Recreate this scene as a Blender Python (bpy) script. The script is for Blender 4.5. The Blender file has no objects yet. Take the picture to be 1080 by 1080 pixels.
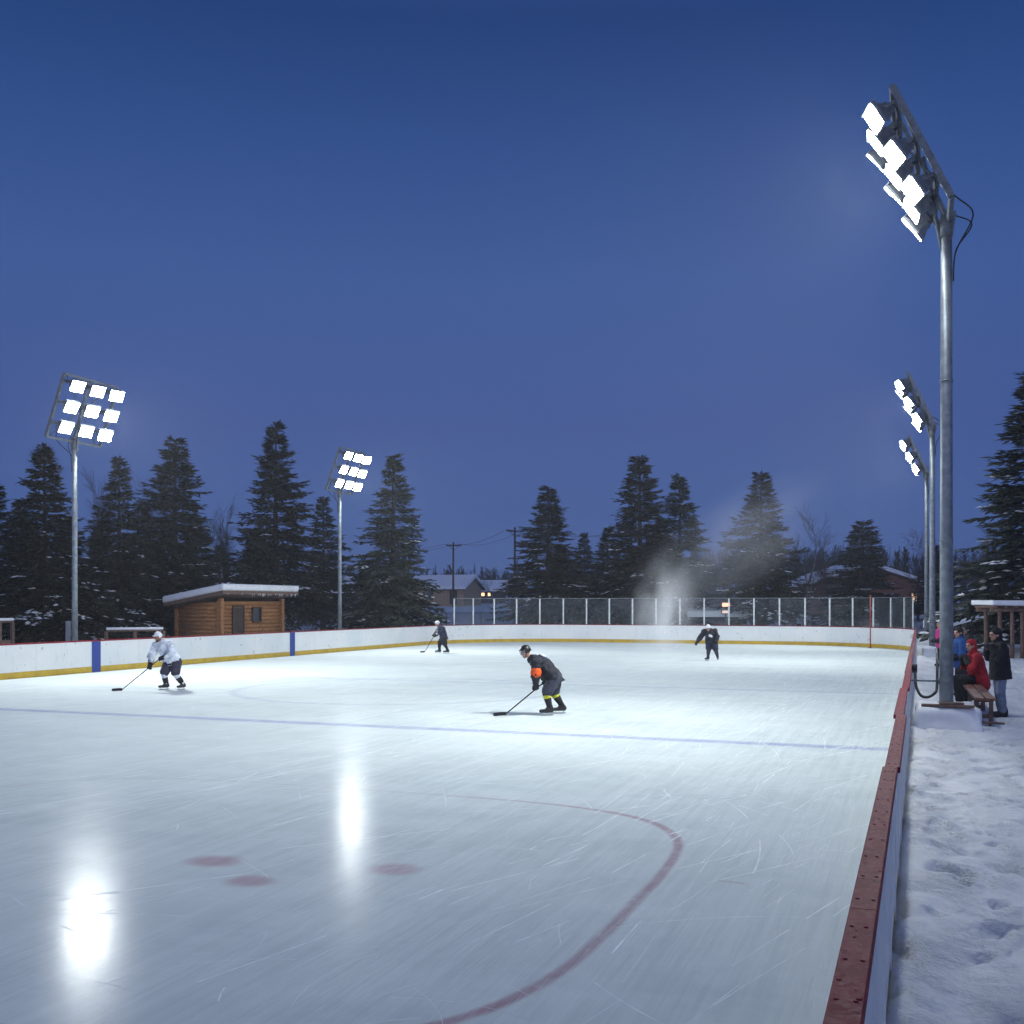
import bpy, bmesh, math, random
import numpy as np
from mathutils import Vector, Matrix, noise as mnoise

random.seed(7)
C = bpy.context.scene.collection
SC = bpy.context.scene
R = math.radians
F = 1134.0; HOR = 637.0; EYE = 2.35
YAW = R(20.8); CT, ST = math.cos(YAW), math.sin(YAW)

HAZE = .00045
LENS = 130.0           # radiance of the floodlight lenses
BEAM = 12000.0         # power of each pole's floodlight beam

# ------------------------------------------------------------------ places
def world(px, zc):
    xc = (px - 540.0) / F * zc
    return (xc * CT - zc * ST, xc * ST + zc * CT)

RX0, RX1, RY0, RY1, RR = -26.6, -0.255, -9.0, 63.5, 7.5     # inner face of the boards

def rink_sd(x, y):
    cx, cy = (RX0 + RX1) / 2, (RY0 + RY1) / 2
    qx = abs(x - cx) - ((RX1 - RX0) / 2 - RR); qy = abs(y - cy) - ((RY1 - RY0) / 2 - RR)
    return math.hypot(max(qx, 0), max(qy, 0)) + min(max(qx, qy), 0) - RR

def sm(a, b, x):
    t = min(1, max(0, (x - a) / (b - a))); return t * t * (3 - 2 * t)

def ground_z(x, y):
    sd = rink_sd(x, y)
    n1 = mnoise.noise(Vector((x * .13, y * .13, 3.1)))
    n2 = mnoise.noise(Vector((x * .55, y * .55, 9.7)))
    far = sm(10, 105, sd)
    h = .10 + .05 * n2 + (.10 + .10 * far) * n1 + 2.35 * far
    if x > -1 and -5 < y < 45:
        near = sm(-.10, -.02, x - RX1 - .085)
        w = sm(17, 24, y) * (1 - sm(.0, 14, x - 2.5))
        h = .09 + .05 * n1 * 1.3 + .18 * w + .03 * n2
        d = abs(x - (.55 + .1 * math.sin(y * .6)))
        h += .10 * math.exp(-((x + .05) / .22) ** 2) * (.5 + .5 * mnoise.noise(Vector((y * .5, 0, 1.3))))
        a = mnoise.noise(Vector((x * 2.3, y * 1.6, 1.0)))
        b = mnoise.noise(Vector((x * 5.5, y * 4.2, 5.0)))
        c = mnoise.noise(Vector((x * 11, y * 9, 2.0)))
        amp = .45 + .55 * sm(-.2, .4, mnoise.noise(Vector((x * .8, y * .35, 8.0))))
        h += amp * (.055 * a + .042 * b + .026 * c)
        f = mnoise.cell(Vector((x * 2.6 + 3.3, y * 1.7, 0.0)))
        # trodden hollows
        k = mnoise.noise(Vector((x * 3.2 + 40, y * 2.2, 4.0)))
        h -= .075 * sm(.30, .50, k)
        k2 = mnoise.noise(Vector((x * 4.6 + 9, y * 3.4, 14.0))); h -= .05 * sm(.38, .5, k2)
        # foot of the nearest pole
        r2 = math.hypot((x - .42) / .85, (y - 20.2) / 1.3)
        h += .05 * (1 - sm(.35, 1.0, r2))
        if near < 1: h = -.3 + (h + .3) * near
        return h
    ramp = sm(.12, .75, sd)
    return -.3 + (h + .3) * ramp

# ------------------------------------------------------------------ node helper
class S:
    def __init__(s, nt, sock): s.nt, s.k = nt, sock
    def _m(s, op, *o, clamp=False):
        n = s.nt.nodes.new('ShaderNodeMath'); n.operation = op; n.use_clamp = clamp
        for i, v in enumerate((s,) + o):
            if isinstance(v, S): s.nt.links.new(v.k, n.inputs[i])
            else: n.inputs[i].default_value = v
        return S(s.nt, n.outputs[0])
    def __add__(s, o): return s._m('ADD', o)
    __radd__ = __add__
    def __sub__(s, o): return s._m('SUBTRACT', o)
    def __rsub__(s, o): return (s * -1.0) + o
    def __mul__(s, o): return s._m('MULTIPLY', o)
    __rmul__ = __mul__
    def __truediv__(s, o): return s._m('DIVIDE', o)
    def abs(s): return s._m('ABSOLUTE')
    def pow(s, e): return s._m('POWER', e)
    def sqrt(s): return s._m('SQRT')
    def min(s, o): return s._m('MINIMUM', o)
    def max(s, o): return s._m('MAXIMUM', o)
    def clamp(s): return s._m('ADD', 0.0, clamp=True)
    def step(s, a, b):
        n = s.nt.nodes.new('ShaderNodeMapRange'); n.interpolation_type = 'SMOOTHSTEP'
        s.nt.links.new(s.k, n.inputs[0]); n.inputs[1].default_value = a; n.inputs[2].default_value = b
        n.inputs[3].default_value = 0; n.inputs[4].default_value = 1
        return S(s.nt, n.outputs[0])

class MatB:
    """a small builder round one material's node tree"""
    def __init__(s, name):
        s.m = bpy.data.materials.new(name); s.m.use_nodes = True
        s.nt = s.m.node_tree; s.b = s.nt.nodes['Principled BSDF']; s.out = s.nt.nodes['Material Output']
        s.tc = s.nt.nodes.new('ShaderNodeTexCoord')
    def vec(s, which='Object', scale=(1, 1, 1), rot=0.0, loc=(0, 0, 0)):
        m = s.nt.nodes.new('ShaderNodeMapping'); m.inputs['Scale'].default_value = scale
        m.inputs['Rotation'].default_value = (0, 0, rot); m.inputs['Location'].default_value = loc
        s.nt.links.new(s.tc.outputs[which], m.inputs[0]); return m.outputs[0]
    def xyz(s, v=None):
        n = s.nt.nodes.new('ShaderNodeSeparateXYZ'); s.nt.links.new(v or s.tc.outputs['Object'], n.inputs[0])
        return [S(s.nt, o) for o in n.outputs]
    def noise(s, v, scale=1, detail=3, rough=.5, dist=0.0):
        n = s.nt.nodes.new('ShaderNodeTexNoise'); s.nt.links.new(v, n.inputs['Vector'])
        n.inputs['Scale'].default_value = scale; n.inputs['Detail'].default_value = detail
        n.inputs['Roughness'].default_value = rough; n.inputs['Distortion'].default_value = dist
        return S(s.nt, n.outputs[0])
    def mix(s, f, a, b):
        n = s.nt.nodes.new('ShaderNodeMix'); n.data_type = 'RGBA'
        for i, v in ((0, f), (6, a), (7, b)):
            if isinstance(v, S): s.nt.links.new(v.k, n.inputs[i])
            elif hasattr(v, 'is_linked'): s.nt.links.new(v, n.inputs[i])
            elif i == 0: n.inputs[0].default_value = v
            else: n.inputs[i].default_value = (*v, 1)
        return n.outputs[2]
    def set(s, key, v):
        if isinstance(v, S): s.nt.links.new(v.k, s.b.inputs[key])
        elif hasattr(v, 'is_linked'): s.nt.links.new(v, s.b.inputs[key])
        else: s.b.inputs[key].default_value = (*v, 1) if isinstance(v, tuple) and len(v) == 3 else v
    def bump(s, h, strength=.3, dist=.02):
        n = s.nt.nodes.new('ShaderNodeBump'); n.inputs['Strength'].default_value = strength
        n.inputs['Distance'].default_value = dist; s.nt.links.new(h.k, n.inputs['Height'])
        s.nt.links.new(n.outputs[0], s.b.inputs['Normal'])

def pm(name, col, rough=.6, metal=0.0, var=.18, scale=6, bump=0.0, bscale=40, spec=.5):
    b = MatB(name); v = b.vec()
    n = b.noise(v, scale, 4, .6)
    d = tuple(c * (1 - var) for c in col); l = tuple(min(1, c * (1 + var)) for c in col)
    b.set('Base Color', b.mix(n.step(.3, .7), d, l))
    b.set('Roughness', rough); b.set('Metallic', metal); b.set('Specular IOR Level', spec)
    if bump: b.bump(b.noise(v, bscale, 3), bump, .01)
    return b.m

def emis(name, col, strength, sampling='AUTO'):
    b = MatB(name); b.set('Base Color', (.8, .8, .8)); b.set('Emission Color', col); b.set('Emission Strength', strength)
    b.m.cycles.emission_sampling = sampling
    return b.m

M = {}
M['board'] = None
def build_materials():
    # white boards with scuffs and puck marks
    b = MatB('board_white'); v = b.vec()
    x, y, z = b.xyz()
    sc = b.noise(b.vec(scale=(1, 1, .25)), 9, 5, .7).step(.56, .72)
    big = b.noise(v, .5, 3).step(.3, .75)
    pk = b.noise(b.vec(scale=(1, 1, 1)), 5.5, 2, .5).step(.69, .73)
    c1 = b.mix(big, (.70, .74, .75), (.82, .83, .82))
    c2 = b.mix(sc * .34, c1, (.42, .45, .48)); c3 = b.mix(pk * .55, c2, (.25, .25, .27))
    b.set('Base Color', c3); b.set('Roughness', .45); M['board'] = b.m
    b = MatB('kick_yellow'); n = b.noise(b.vec(), 3, 5, .65)
    b.set('Base Color', b.mix(n.step(.35, .75), (.58, .38, .015), (.40, .27, .03))); b.set('Roughness', .5); M['kick'] = b.m
    b = MatB('cap_red'); v = b.vec()
    n = b.noise(v, 5, 5, .7); f = b.noise(v, 60, 3, .6); d = b.noise(v, 23, 2, .5).step(.66, .72)
    c = b.mix(n.step(.3, .7), (.165, .006, .018), (.225, .014, .030)); c = b.mix(f.step(.5, .72) * .35, c, (.26, .06, .085))
    fr = b.noise(v, 2.2, 5, .75).step(.55, .75); c = b.mix(fr * .10, c, (.34, .18, .23))
    c = b.mix(d * .75, c, (.07, .012, .02)); b.set('Base Color', c); b.set('Roughness', f.step(.3, .7) * .2 + .62); b.set('Specular IOR Level', .18)
    b.bump(f * .4 - d + n * .4, .35, .004); M['cap'] = b.m
    M['blue_stripe'] = pm('blue_stripe', (.005, .035, .25), .45, var=.12)
    M['galv'] = pm('galvanised_steel', (.22, .25, .28), .5, .55, .22, 7, .08, 60)
    M['galv_dark'] = pm('weathered_steel', (.16, .18, .20), .55, .6, .25, 9)
    M['housing'] = pm('lamp_housing', (.22, .24, .26), .45, .5, .2, 9)
    M['black'] = pm('black_rubber', (.012, .012, .014), .55)
    M['lens'] = emis('floodlight_glass', (.94, .99, .975), LENS, 'FRONT')
    M['concrete'] = pm('concrete', (.32, .32, .33), .9, 0, .2, 5, .3)
    # snow
    b = MatB('snow'); v = b.vec()
    n = b.noise(v, 1.1, 4, .6); f = b.noise(v, 26, 5, .65); g = b.noise(v, 120, 2); dirt = b.noise(b.vec(scale=(1, .6, 1)), 3.2, 5, .65).step(.6, .78)
    c = b.mix(n.step(.3, .7), (.64, .67, .71), (.78, .79, .80)); c = b.mix(dirt * .10, c, (.55, .58, .63))
    b.set('Base Color', c); b.set('Roughness', .7); b.set('Specular IOR Level', .25)
    pt = b.noise(b.vec(scale=(1, .5, 1)), 1.7, 4, .6).step(.42, .66)
    b.bump((f * .9 + g * .3) * (pt * .9 + .12) + n * .8 + b.noise(v, 7, 4, .6) * .8 * (pt * .7 + .3), .8, .055); M['snow'] = b.m
    M['snow_cap'] = pm('snow_cap', (.82, .84, .87), .75, 0, .05, 4, .3, 14)
    # log wood
    b = MatB('log_wood'); n = b.noise(b.vec(scale=(1.2, 1.2, 14)), 2.2, 5, .65); g = b.noise(b.vec(), 2, 3)
    c = b.mix(n.step(.3, .7), (.23, .095, .030), (.46, .22, .078)); c = b.mix(g.step(.5, .75) * .35, c, (.16, .08, .04))
    b.set('Base Color', c); b.set('Roughness', .65); b.bump(n, .4, .02); M['log'] = b.m
    M['dark_wood'] = pm('dark_wood', (.055, .038, .028), .7, 0, .3, 5)
    M['old_wood'] = pm('old_wood', (.16, .10, .075), .75, 0, .3, 8, .2)
    M['bench_wood'] = pm('bench_wood', (.20, .09, .06), .65, 0, .3, 8, .2)
    b = MatB('window_glass'); b.set('Base Color', (.05, .06, .09)); b.set('Roughness', .06); b.set('Specular IOR Level', .8); M['pane'] = b.m
    # clear rink glass
    b = MatB('rink_glass'); nt = b.nt
    tr = nt.nodes.new('ShaderNodeBsdfTransparent'); tr.inputs[0].default_value = (.84, .88, .89, 1)
    gl = nt.nodes.new('ShaderNodeBsdfGlossy'); gl.inputs['Roughness'].default_value = .08; gl.inputs[0].default_value = (.8, .85, .9, 1)
    fz = nt.nodes.new('ShaderNodeBsdfDiffuse'); fz.inputs[0].default_value = (.55, .58, .62, 1)
    fr = nt.nodes.new('ShaderNodeFresnel'); fr.inputs[0].default_value = 1.3
    m1 = nt.nodes.new('ShaderNodeMixShader'); m2 = nt.nodes.new('ShaderNodeMixShader')
    nt.links.new(fr.outputs[0], m1.inputs[0]); nt.links.new(tr.outputs[0], m1.inputs[1]); nt.links.new(gl.outputs[0], m1.inputs[2])
    sm_ = b.noise(b.vec(), 1.3, 4, .7).step(.35, .85) * .07 + .015
    nt.links.new(sm_.k, m2.inputs[0]); nt.links.new(m1.outputs[0], m2.inputs[1]); nt.links.new(fz.outputs[0], m2.inputs[2])
    nt.links.new(m2.outputs[0], b.out.inputs[0]); M['glass'] = b.m
    # chain link: diagonal wires with open gaps
    b = MatB('chain_link'); nt = b.nt; x, y, z = b.xyz()
    def wires(s):
        fr_ = (s / .09)._m('FRACT'); return (fr_ - .5).abs()._m('LESS_THAN', .10)
    w = wires(x + z).max(wires(x - z))
    tr = nt.nodes.new('ShaderNodeBsdfTransparent'); mx = nt.nodes.new('ShaderNodeMixShader')
    b.set('Base Color', (.10, .11, .13)); b.set('Metallic', .4); b.set('Roughness', .6)
    nt.links.new(w.k, mx.inputs[0]); nt.links.new(tr.outputs[0], mx.inputs[1]); nt.links.new(b.b.outputs[0], mx.inputs[2])
    nt.links.new(mx.outputs[0], b.out.inputs[0]); M['chain'] = b.m
    # conifer needles: each spray its own tone
    for key, lo, hi in (('needle', (.011, .014, .009), (.060, .056, .036)), ('needle_blue', (.019, .028, .022), (.085, .094, .070))):
        b = MatB('needles_' + key); g = b.nt.nodes.new('ShaderNodeNewGeometry'); r = S(b.nt, g.outputs['Random Per Island'])
        b.set('Base Color', b.mix(r, lo, hi)); b.set('Roughness', .7); b.set('Specular IOR Level', .2); M[key] = b.m
    M['bark'] = pm('bark', (.055, .042, .035), .9, 0, .35, 9, .3)
    M['pale_bark'] = pm('pale_bark', (.20, .17, .155), .85, 0, .3, 9)
    M['twig'] = pm('twig', (.075, .055, .055), .9, 0, .3, 9)
    M['twig_red'] = pm('twig_red', (.10, .045, .045), .9, 0, .3, 9)
    M['skin'] = pm('skin', (.50, .27, .19), .55, 0, .08, 20)
    M['skin_dark'] = pm('skin_darker', (.30, .13, .08), .55, 0, .08, 20)  # darker skin tone for the player in white
    M['eye'] = pm('eye_dark', (.02, .015, .012), .3)
    M['lip'] = pm('lip', (.28, .09, .08), .5)
    M['hair'] = pm('hair_dark', (.02, .014, .01), .6)
    def cloth(k, c, **kw): M[k] = pm('cloth_' + k, c, kw.get('rough', .85), 0, .30, 6, .6, 30)
    cloth('black_cloth', (.012, .012, .015)); cloth('charcoal', (.018, .019, .028)); cloth('navy', (.022, .024, .050))
    cloth('white_cloth', (.62, .66, .74)); cloth('red_cloth', (.30, .008, .016)); cloth('blue_cloth', (.012, .06, .22))
    cloth('slate', (.045, .048, .072)); cloth('denim', (.17, .21, .30)); cloth('orange', (.75, .09, .01)); cloth('lime', (.62, .62, .04)); cloth('pink', (.55, .03, .22))
    cloth('tan', (.24, .18, .15)); cloth('plum', (.04, .035, .06))
    M['plastic_black'] = pm('plastic_black', (.012, .012, .014), .38, 0, .1)
    M['carbon'] = pm('carbon_shaft', (.012, .012, .014), .75, 0, .1, spec=.2)
    M['plastic_white'] = pm('plastic_white', (.75, .77, .80), .3, 0, .05)
    M['leather'] = pm('skate_leather', (.014, .014, .016), .4)
    M['steel'] = pm('blade_steel', (.55, .57, .6), .25, .9, .1)
    b = MatB('visor'); b.set('Base Color', (.5, .55, .6)); b.set('Roughness', .1); b.set('Alpha', .35); M['visor'] = b.m
    M['red_paint'] = pm('red_paint', (.34, .06, .035), .5)
    M['tan_siding'] = pm('tan_siding', (.42, .28, .17), .8, 0, .15, 3)
    M['brick_red'] = pm('brick_red', (.20, .085, .055), .85, 0, .2, 5)
    M['dark_siding'] = pm('dark_siding', (.045, .042, .050), .8, 0, .25, 3)
    M['grey_siding'] = pm('grey_siding', (.20, .21, .25), .8, 0, .15, 3)
    M['warm'] = emis('warm_window', (1.0, .55, .22), 2.2)
    M['warm_dim'] = emis('dim_window', (1.0, .50, .25), .9)
    M['orange_lit'] = emis('orange_lamp', (1.0, .28, .08), 3.0)
    M['red_lit'] = emis('red_lamp', (1.0, .09, .03), 2.0)
build_materials()

# ------------------------------------------------------------------ mesh helpers
def obj(name, bm, mats, parent=None, smooth=False, loc=None):
    me = bpy.data.meshes.new(name)
    if isinstance(bm, bpy.types.Mesh): me = bm
    else:
        bm.normal_update(); bm.to_mesh(me); bm.free()
    o = bpy.data.objects.new(name, me); C.objects.link(o)
    if mats is not None:
        me.materials.clear()
        for m in (mats if isinstance(mats, (list, tuple)) else [mats]): me.materials.append(M[m] if isinstance(m, str) else m)
    if smooth:
        for p in me.polygons: p.use_smooth = True
    if parent: o.parent = parent
    if loc: o.location = loc
    return o

def thing(name, label, cat, loc=(0, 0, 0), rz=0, group=None):
    o = bpy.data.objects.new(name, None); C.objects.link(o); o.empty_display_size = .2
    o.location = loc; o.rotation_euler = (0, 0, rz); tag(o, label, cat, group); return o

def tag(o, label, cat, group=None):
    o['label'] = label; o['category'] = cat
    if group: o['group'] = group
    return o

def dup(root, loc, rz=None, label=None, group=None, scale=None):
    r = root.copy(); C.objects.link(r); r.location = loc
    if rz is not None: r.rotation_euler = (0, 0, rz)
    if label: r['label'] = label
    if group: r['group'] = group
    if scale: r.scale = scale
    for ch in list(root.children):
        c = ch.copy(); C.objects.link(c); c.parent = r
        for g in list(ch.children):
            d = g.copy(); C.objects.link(d); d.parent = c
    return r

def box(bm, c, s, mat=None, mi=0):
    """axis box (centre, size), optionally moved by a matrix"""
    res = bmesh.ops.create_cube(bm, size=1.0)['verts']
    T = Matrix.Translation(Vector(c)) @ Matrix.Diagonal((*s, 1))
    if mat is not None: T = mat @ T
    bmesh.ops.transform(bm, matrix=T, verts=res)
    if mi:
        for f in {f for v in res for f in v.link_faces}: f.material_index = mi
    return res

def frame_from(d):
    d = d.normalized(); a = Vector((0, 0, 1)) if abs(d.z) < .9 else Vector((1, 0, 0))
    u = d.cross(a).normalized(); return u, d.cross(u).normalized()

def tube(bm, pts, r, n=8, cap=True, mi=0):
    pts = [Vector(p) for p in pts]; rs = r if isinstance(r, (list, tuple)) else [r] * len(pts)
    rings = []; u = None
    for i, p in enumerate(pts):
        d = (pts[min(i + 1, len(pts) - 1)] - pts[max(i - 1, 0)])
        if d.length < 1e-9: d = Vector((0, 0, 1))
        d.normalize()
        if u is None: u, w = frame_from(d)
        else:
            u = (u - d * u.dot(d)).normalized(); w = d.cross(u)
        rings.append([bm.verts.new(p + (u * math.cos(2 * math.pi * k / n) + w * math.sin(2 * math.pi * k / n)) * rs[i]) for k in range(n)])
    for a, b in zip(rings, rings[1:]):
        for k in range(n):
            f = bm.faces.new((a[k], a[(k + 1) % n], b[(k + 1) % n], b[k])); f.smooth = True; f.material_index = mi
    if cap:
        bm.faces.new(rings[0][::-1]).material_index = mi; bm.faces.new(rings[-1]).material_index = mi

def smooth_path(pts, n=5):
    P_ = [Vector(p) for p in pts]; P_ = [P_[0] * 2 - P_[1]] + P_ + [P_[-1] * 2 - P_[-2]]; out = []
    for a, b, c, d in zip(P_, P_[1:], P_[2:], P_[3:]):
        for i in range(n):
            t = i / n; out.append(.5 * ((2 * b) + (c - a) * t + (2 * a - 5 * b + 4 * c - d) * t * t + (3 * b - a - 3 * c + d) * t ** 3))
    return out + [P_[-2]]

def beam(bm, a, b, w, h, up=(0, 0, 1)):
    a, b = Vector(a), Vector(b); d = (b - a); L = d.length; d.normalize()
    up = Vector(up); s = d.cross(up).normalized(); u = s.cross(d)
    T = Matrix((( *s, 0), (*d, 0), (*u, 0), (0, 0, 0, 1))).transposed(); T.translation = (a + b) / 2
    return box(bm, (0, 0, 0), (w, L, h), T)

def ball(bm, c, r, seg=10, mi=0):
    s = r if isinstance(r, (tuple, list)) else (r, r, r)
    nv = max(5, seg * 2 // 3); c = Vector(c); P = lambda x, y, z: bm.verts.new((c.x + x * s[0], c.y + y * s[1], c.z + z * s[2]))
    top, bot = P(0, 0, 1), P(0, 0, -1); rows = []
    for i in range(1, nv):
        th = math.pi * i / nv; rows.append([P(math.sin(th) * math.cos(2 * math.pi * k / seg), math.sin(th) * math.sin(2 * math.pi * k / seg), math.cos(th)) for k in range(seg)])
    fs = [bm.faces.new((top, rows[0][k], rows[0][(k + 1) % seg])) for k in range(seg)]
    for a, b in zip(rows, rows[1:]): fs += [bm.faces.new((a[k], b[k], b[(k + 1) % seg], a[(k + 1) % seg])) for k in range(seg)]
    fs += [bm.faces.new((bot, rows[-1][(k + 1) % seg], rows[-1][k])) for k in range(seg)]
    for f in fs: f.smooth = True; f.material_index = mi
    return [top, bot] + [v for r in rows for v in r]

def rounded(bm, amount, seg=2):
    bmesh.ops.bevel(bm, geom=list(bm.edges), offset=amount, segments=seg, affect='EDGES', profile=.6)

def sweep(bm, path, prof, closed_profile=True):
    """path: list of (x, y, nx, ny) with outward normal; prof: list of (d, z)"""
    rings = [[bm.verts.new((x + nx * d, y + ny * d, z)) for d, z in prof] for x, y, nx, ny in path]
    k = len(prof)
    for a, b in zip(rings, rings[1:]):
        for i in range(k): bm.faces.new((a[i], b[i], b[(i + 1) % k], a[(i + 1) % k]))
    bm.faces.new(rings[0]); bm.faces.new(rings[-1][::-1])
    bmesh.ops.recalc_face_normals(bm, faces=list(bm.faces))

# ------------------------------------------------------------------ camera, sky
cam = bpy.data.cameras.new('camera'); co = bpy.data.objects.new('camera', cam); C.objects.link(co); SC.camera = co
co.location = (0, 0, EYE); co.rotation_euler = (R(90), 0, YAW)
cam.sensor_width = 36; cam.lens = 36 * F / 1080; cam.clip_end = 3000; cam.clip_start = .05
cam.shift_y = (HOR - 540) / 1080

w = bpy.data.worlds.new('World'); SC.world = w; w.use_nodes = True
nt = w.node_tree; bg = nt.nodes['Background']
tc = nt.nodes.new('ShaderNodeTexCoord'); sp = nt.nodes.new('ShaderNodeSeparateXYZ'); nt.links.new(tc.outputs['Generated'], sp.inputs[0])
rp = nt.nodes.new('ShaderNodeValToRGB'); nt.links.new(sp.outputs[2], rp.inputs[0])
els = [(0.0, (.066, .112, .285)), (.085, (.056, .106, .296)), (.163, (.053, .096, .288)), (.285, (.046, .099, .300)), (.395, (.028, .073, .248)), (.478, (.0145, .049, .183)), (.60, (.042, .080, .225)), (1.0, (.095, .14, .29))]  # topmost stops, out of view, are brightened to raise the ambient light
e = rp.color_ramp.elements
e[0].position, e[0].color = els[0][0], (*els[0][1], 1); e[1].position, e[1].color = els[-1][0], (*els[-1][1], 1)
for p, c in els[1:-1]:
    q = e.new(p); q.color = (*c, 1)
# added low sky glow, unseen behind the camera, to brighten surfaces facing it
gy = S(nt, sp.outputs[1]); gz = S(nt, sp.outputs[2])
fill_glow = (gy * -1.0).step(-.1, 1.0) * (1.0 - gz.abs().step(.05, .75))
am = nt.nodes.new('ShaderNodeMix'); am.data_type = 'RGBA'; am.blend_type = 'ADD'; nt.links.new(fill_glow.k, am.inputs[0])
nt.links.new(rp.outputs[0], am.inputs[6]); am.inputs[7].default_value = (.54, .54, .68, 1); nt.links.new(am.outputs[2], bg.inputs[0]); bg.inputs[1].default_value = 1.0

# ------------------------------------------------------------------ snow ground (one sheet)
def axis(parts):
    out = []
    for a, b, st in parts:
        n = max(1, round((b - a) / st)); out += [a + (b - a) * i / n for i in range(n)]
    return out + [parts[-1][1]]
def geo(a, b, n): return [a * (b / a) ** (i / n) for i in range(n + 1)]
xs = sorted(set([-v for v in geo(34, 900, 22)] + axis([(-34, -24, .5), (-24, -3, 1.5), (-3, -.4, .4), (-.4, 3.2, .035), (3.2, 9, .2), (9, 30, 1.2)]) + geo(30, 900, 22)[1:]))
ys = sorted(set([-60, -20, -5, 0] + axis([(1, 18, .05), (18, 28, .06), (28, 50, .3), (50, 80, .5), (80, 150, 3)]) + geo(150, 1500, 16)[1:]))
bm = bmesh.new(); nx = len(xs); gv = []
for yy in ys:
    gv.append([bm.verts.new((xx, yy, ground_z(xx, yy))) for xx in xs])
for a, b in zip(gv, gv[1:]):
    for i in range(nx - 1):
        f = bm.faces.new((a[i], a[i + 1], b[i + 1], b[i])); f.smooth = True
g = obj('snow_ground', bm, 'snow'); g['kind'] = 'structure'

# ------------------------------------------------------------------ ice
def ring_path(step=.4):
    """inner board line: right side going away, round the far end, back along the left side"""
    P = []
    y = -2.0
    while y < RY1 - RR: P.append((RX1, y, 1, 0)); y += step
    for k in range(25):
        a = math.pi / 2 * k / 24; P.append((RX1 - RR + RR * math.cos(a), RY1 - RR + RR * math.sin(a), math.cos(a), math.sin(a)))
    x = RX1 - RR - step
    while x > RX0 + RR: P.append((x, RY1, 0, 1)); x -= step
    for k in range(25):
        a = math.pi / 2 * (1 + k / 24); P.append((RX0 + RR + RR * math.cos(a), RY1 - RR + RR * math.sin(a), math.cos(a), math.sin(a)))
    y = RY1 - RR - step
    while y > 9: P.append((RX0, y, -1, 0)); y -= step
    return P
RING = ring_path()
CUM = [0.0]
for a, b in zip(RING, RING[1:]): CUM.append(CUM[-1] + math.hypot(b[0] - a[0], b[1] - a[1]))
def at_s(s):
    import bisect
    i = min(len(CUM) - 2, max(0, bisect.bisect_right(CUM, s) - 1)); t = (s - CUM[i]) / (CUM[i + 1] - CUM[i])
    a, b = RING[i], RING[i + 1]; v = [a[k] + (b[k] - a[k]) * t for k in range(4)]
    L = math.hypot(v[2], v[3]); return (v[0], v[1], v[2] / L, v[3] / L)
def sub_path(s0, s1):
    inner = [RING[i] for i in range(len(RING)) if s0 + .02 < CUM[i] < s1 - .02]
    return [at_s(s0)] + inner + [at_s(s1)]

bm = bmesh.new()
corner = lambda cx, cy, a0: [(cx + (RR - .02) * math.cos(a0 + math.pi / 2 * k / 16), cy + (RR - .02) * math.sin(a0 + math.pi / 2 * k / 16)) for k in range(17)]
poly = corner(RX1 - RR, RY1 - RR, 0) + corner(RX0 + RR, RY1 - RR, math.pi / 2) + [(RX0 + .02, RY0), (RX1 - .02, RY0)]
bm.faces.new([bm.verts.new((x, y, 0)) for x, y in poly])
b = MatB('ice'); x, y, z = b.xyz()
wob = b.noise(b.vec(), .8, 3) - .5
def rot_streak(ang, sx, sy, scale, detail=4): return b.noise(b.vec(scale=(sx, sy, 1), rot=ang), scale, detail, .65)
st1 = rot_streak(R(12), 9, .22, 1.0); st2 = rot_streak(R(22), 16, .30, 1.3); st3 = rot_streak(R(-24), 14, .35, 1.1); st4 = rot_streak(R(80), 11, .30, 1.0)
big = b.noise(b.vec(scale=(.6, 1, 1)), .16, 4, .6); mid = b.noise(b.vec(), 1.4, 5, .7); fine = b.noise(b.vec(), 22, 4, .7); grain = b.noise(b.vec(), 90, 2, .6)
ridge = lambda s, w_: 1.0 - (s - .5).abs().step(0.0, w_)
lines = (ridge(st1, .022) * .55).max(ridge(st2, .018) * .5).max(ridge(st3, .012) * .35).max(ridge(st4, .012) * .3)
patch = b.noise(b.vec(), .35, 3, .6).step(.35, .65)
lines = lines * (patch * .8 + .2)
c = b.mix(big.step(.3, .7), (.50, .565, .57), (.62, .675, .67))
c = b.mix(mid.step(.35, .8) * .40, c, (.70, .75, .76))
c = b.mix(st1.step(.42, .72) * .38, c, (.74, .79, .80)); c = b.mix(st2.step(.45, .25) * .28, c, (.40, .47, .50)); c = b.mix(b.noise(b.vec(scale=(1, 2.2, 1), rot=R(-8)), .55, 5, .75).step(.50, .72) * .30, c, (.42, .49, .52))
# painted markings under the ice, worn
wear = b.noise(b.vec(), 3.0, 5, .7).step(.25, .65) * .45 + .55
def stripe(yc, hw, soft): return 1.0 - ((y + wob * .06 - yc).abs().step(hw - soft, hw + soft))
blue = stripe(18.4, .19, .10) * wear
c = b.mix(blue * .58, c, (.17, .20, .47))
c = b.mix(stripe(29.8, .18, .12) * wear * .30, c, (.22, .26, .45))
c = b.mix(stripe(42.2, .18, .12) * wear * .22, c, (.22, .26, .45))
rx = ((x + wob * .05 + 6.6) / 4.5).abs(); ry = ((y + wob * .05 - 8.3) / 3.75).abs()
rr_ = (rx.pow(4.0) + ry.pow(4.0)).pow(.25)
circ = 1.0 - (rr_ - 1.0).abs().step(.003, .0165)
side = x.step(-6.8, -2.6) * .52 + .14 + (1.0 - y.step(5, 8.5)) * .08
c = b.mix(circ * side * wear * .85, c, (.26, .055, .115))
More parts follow.
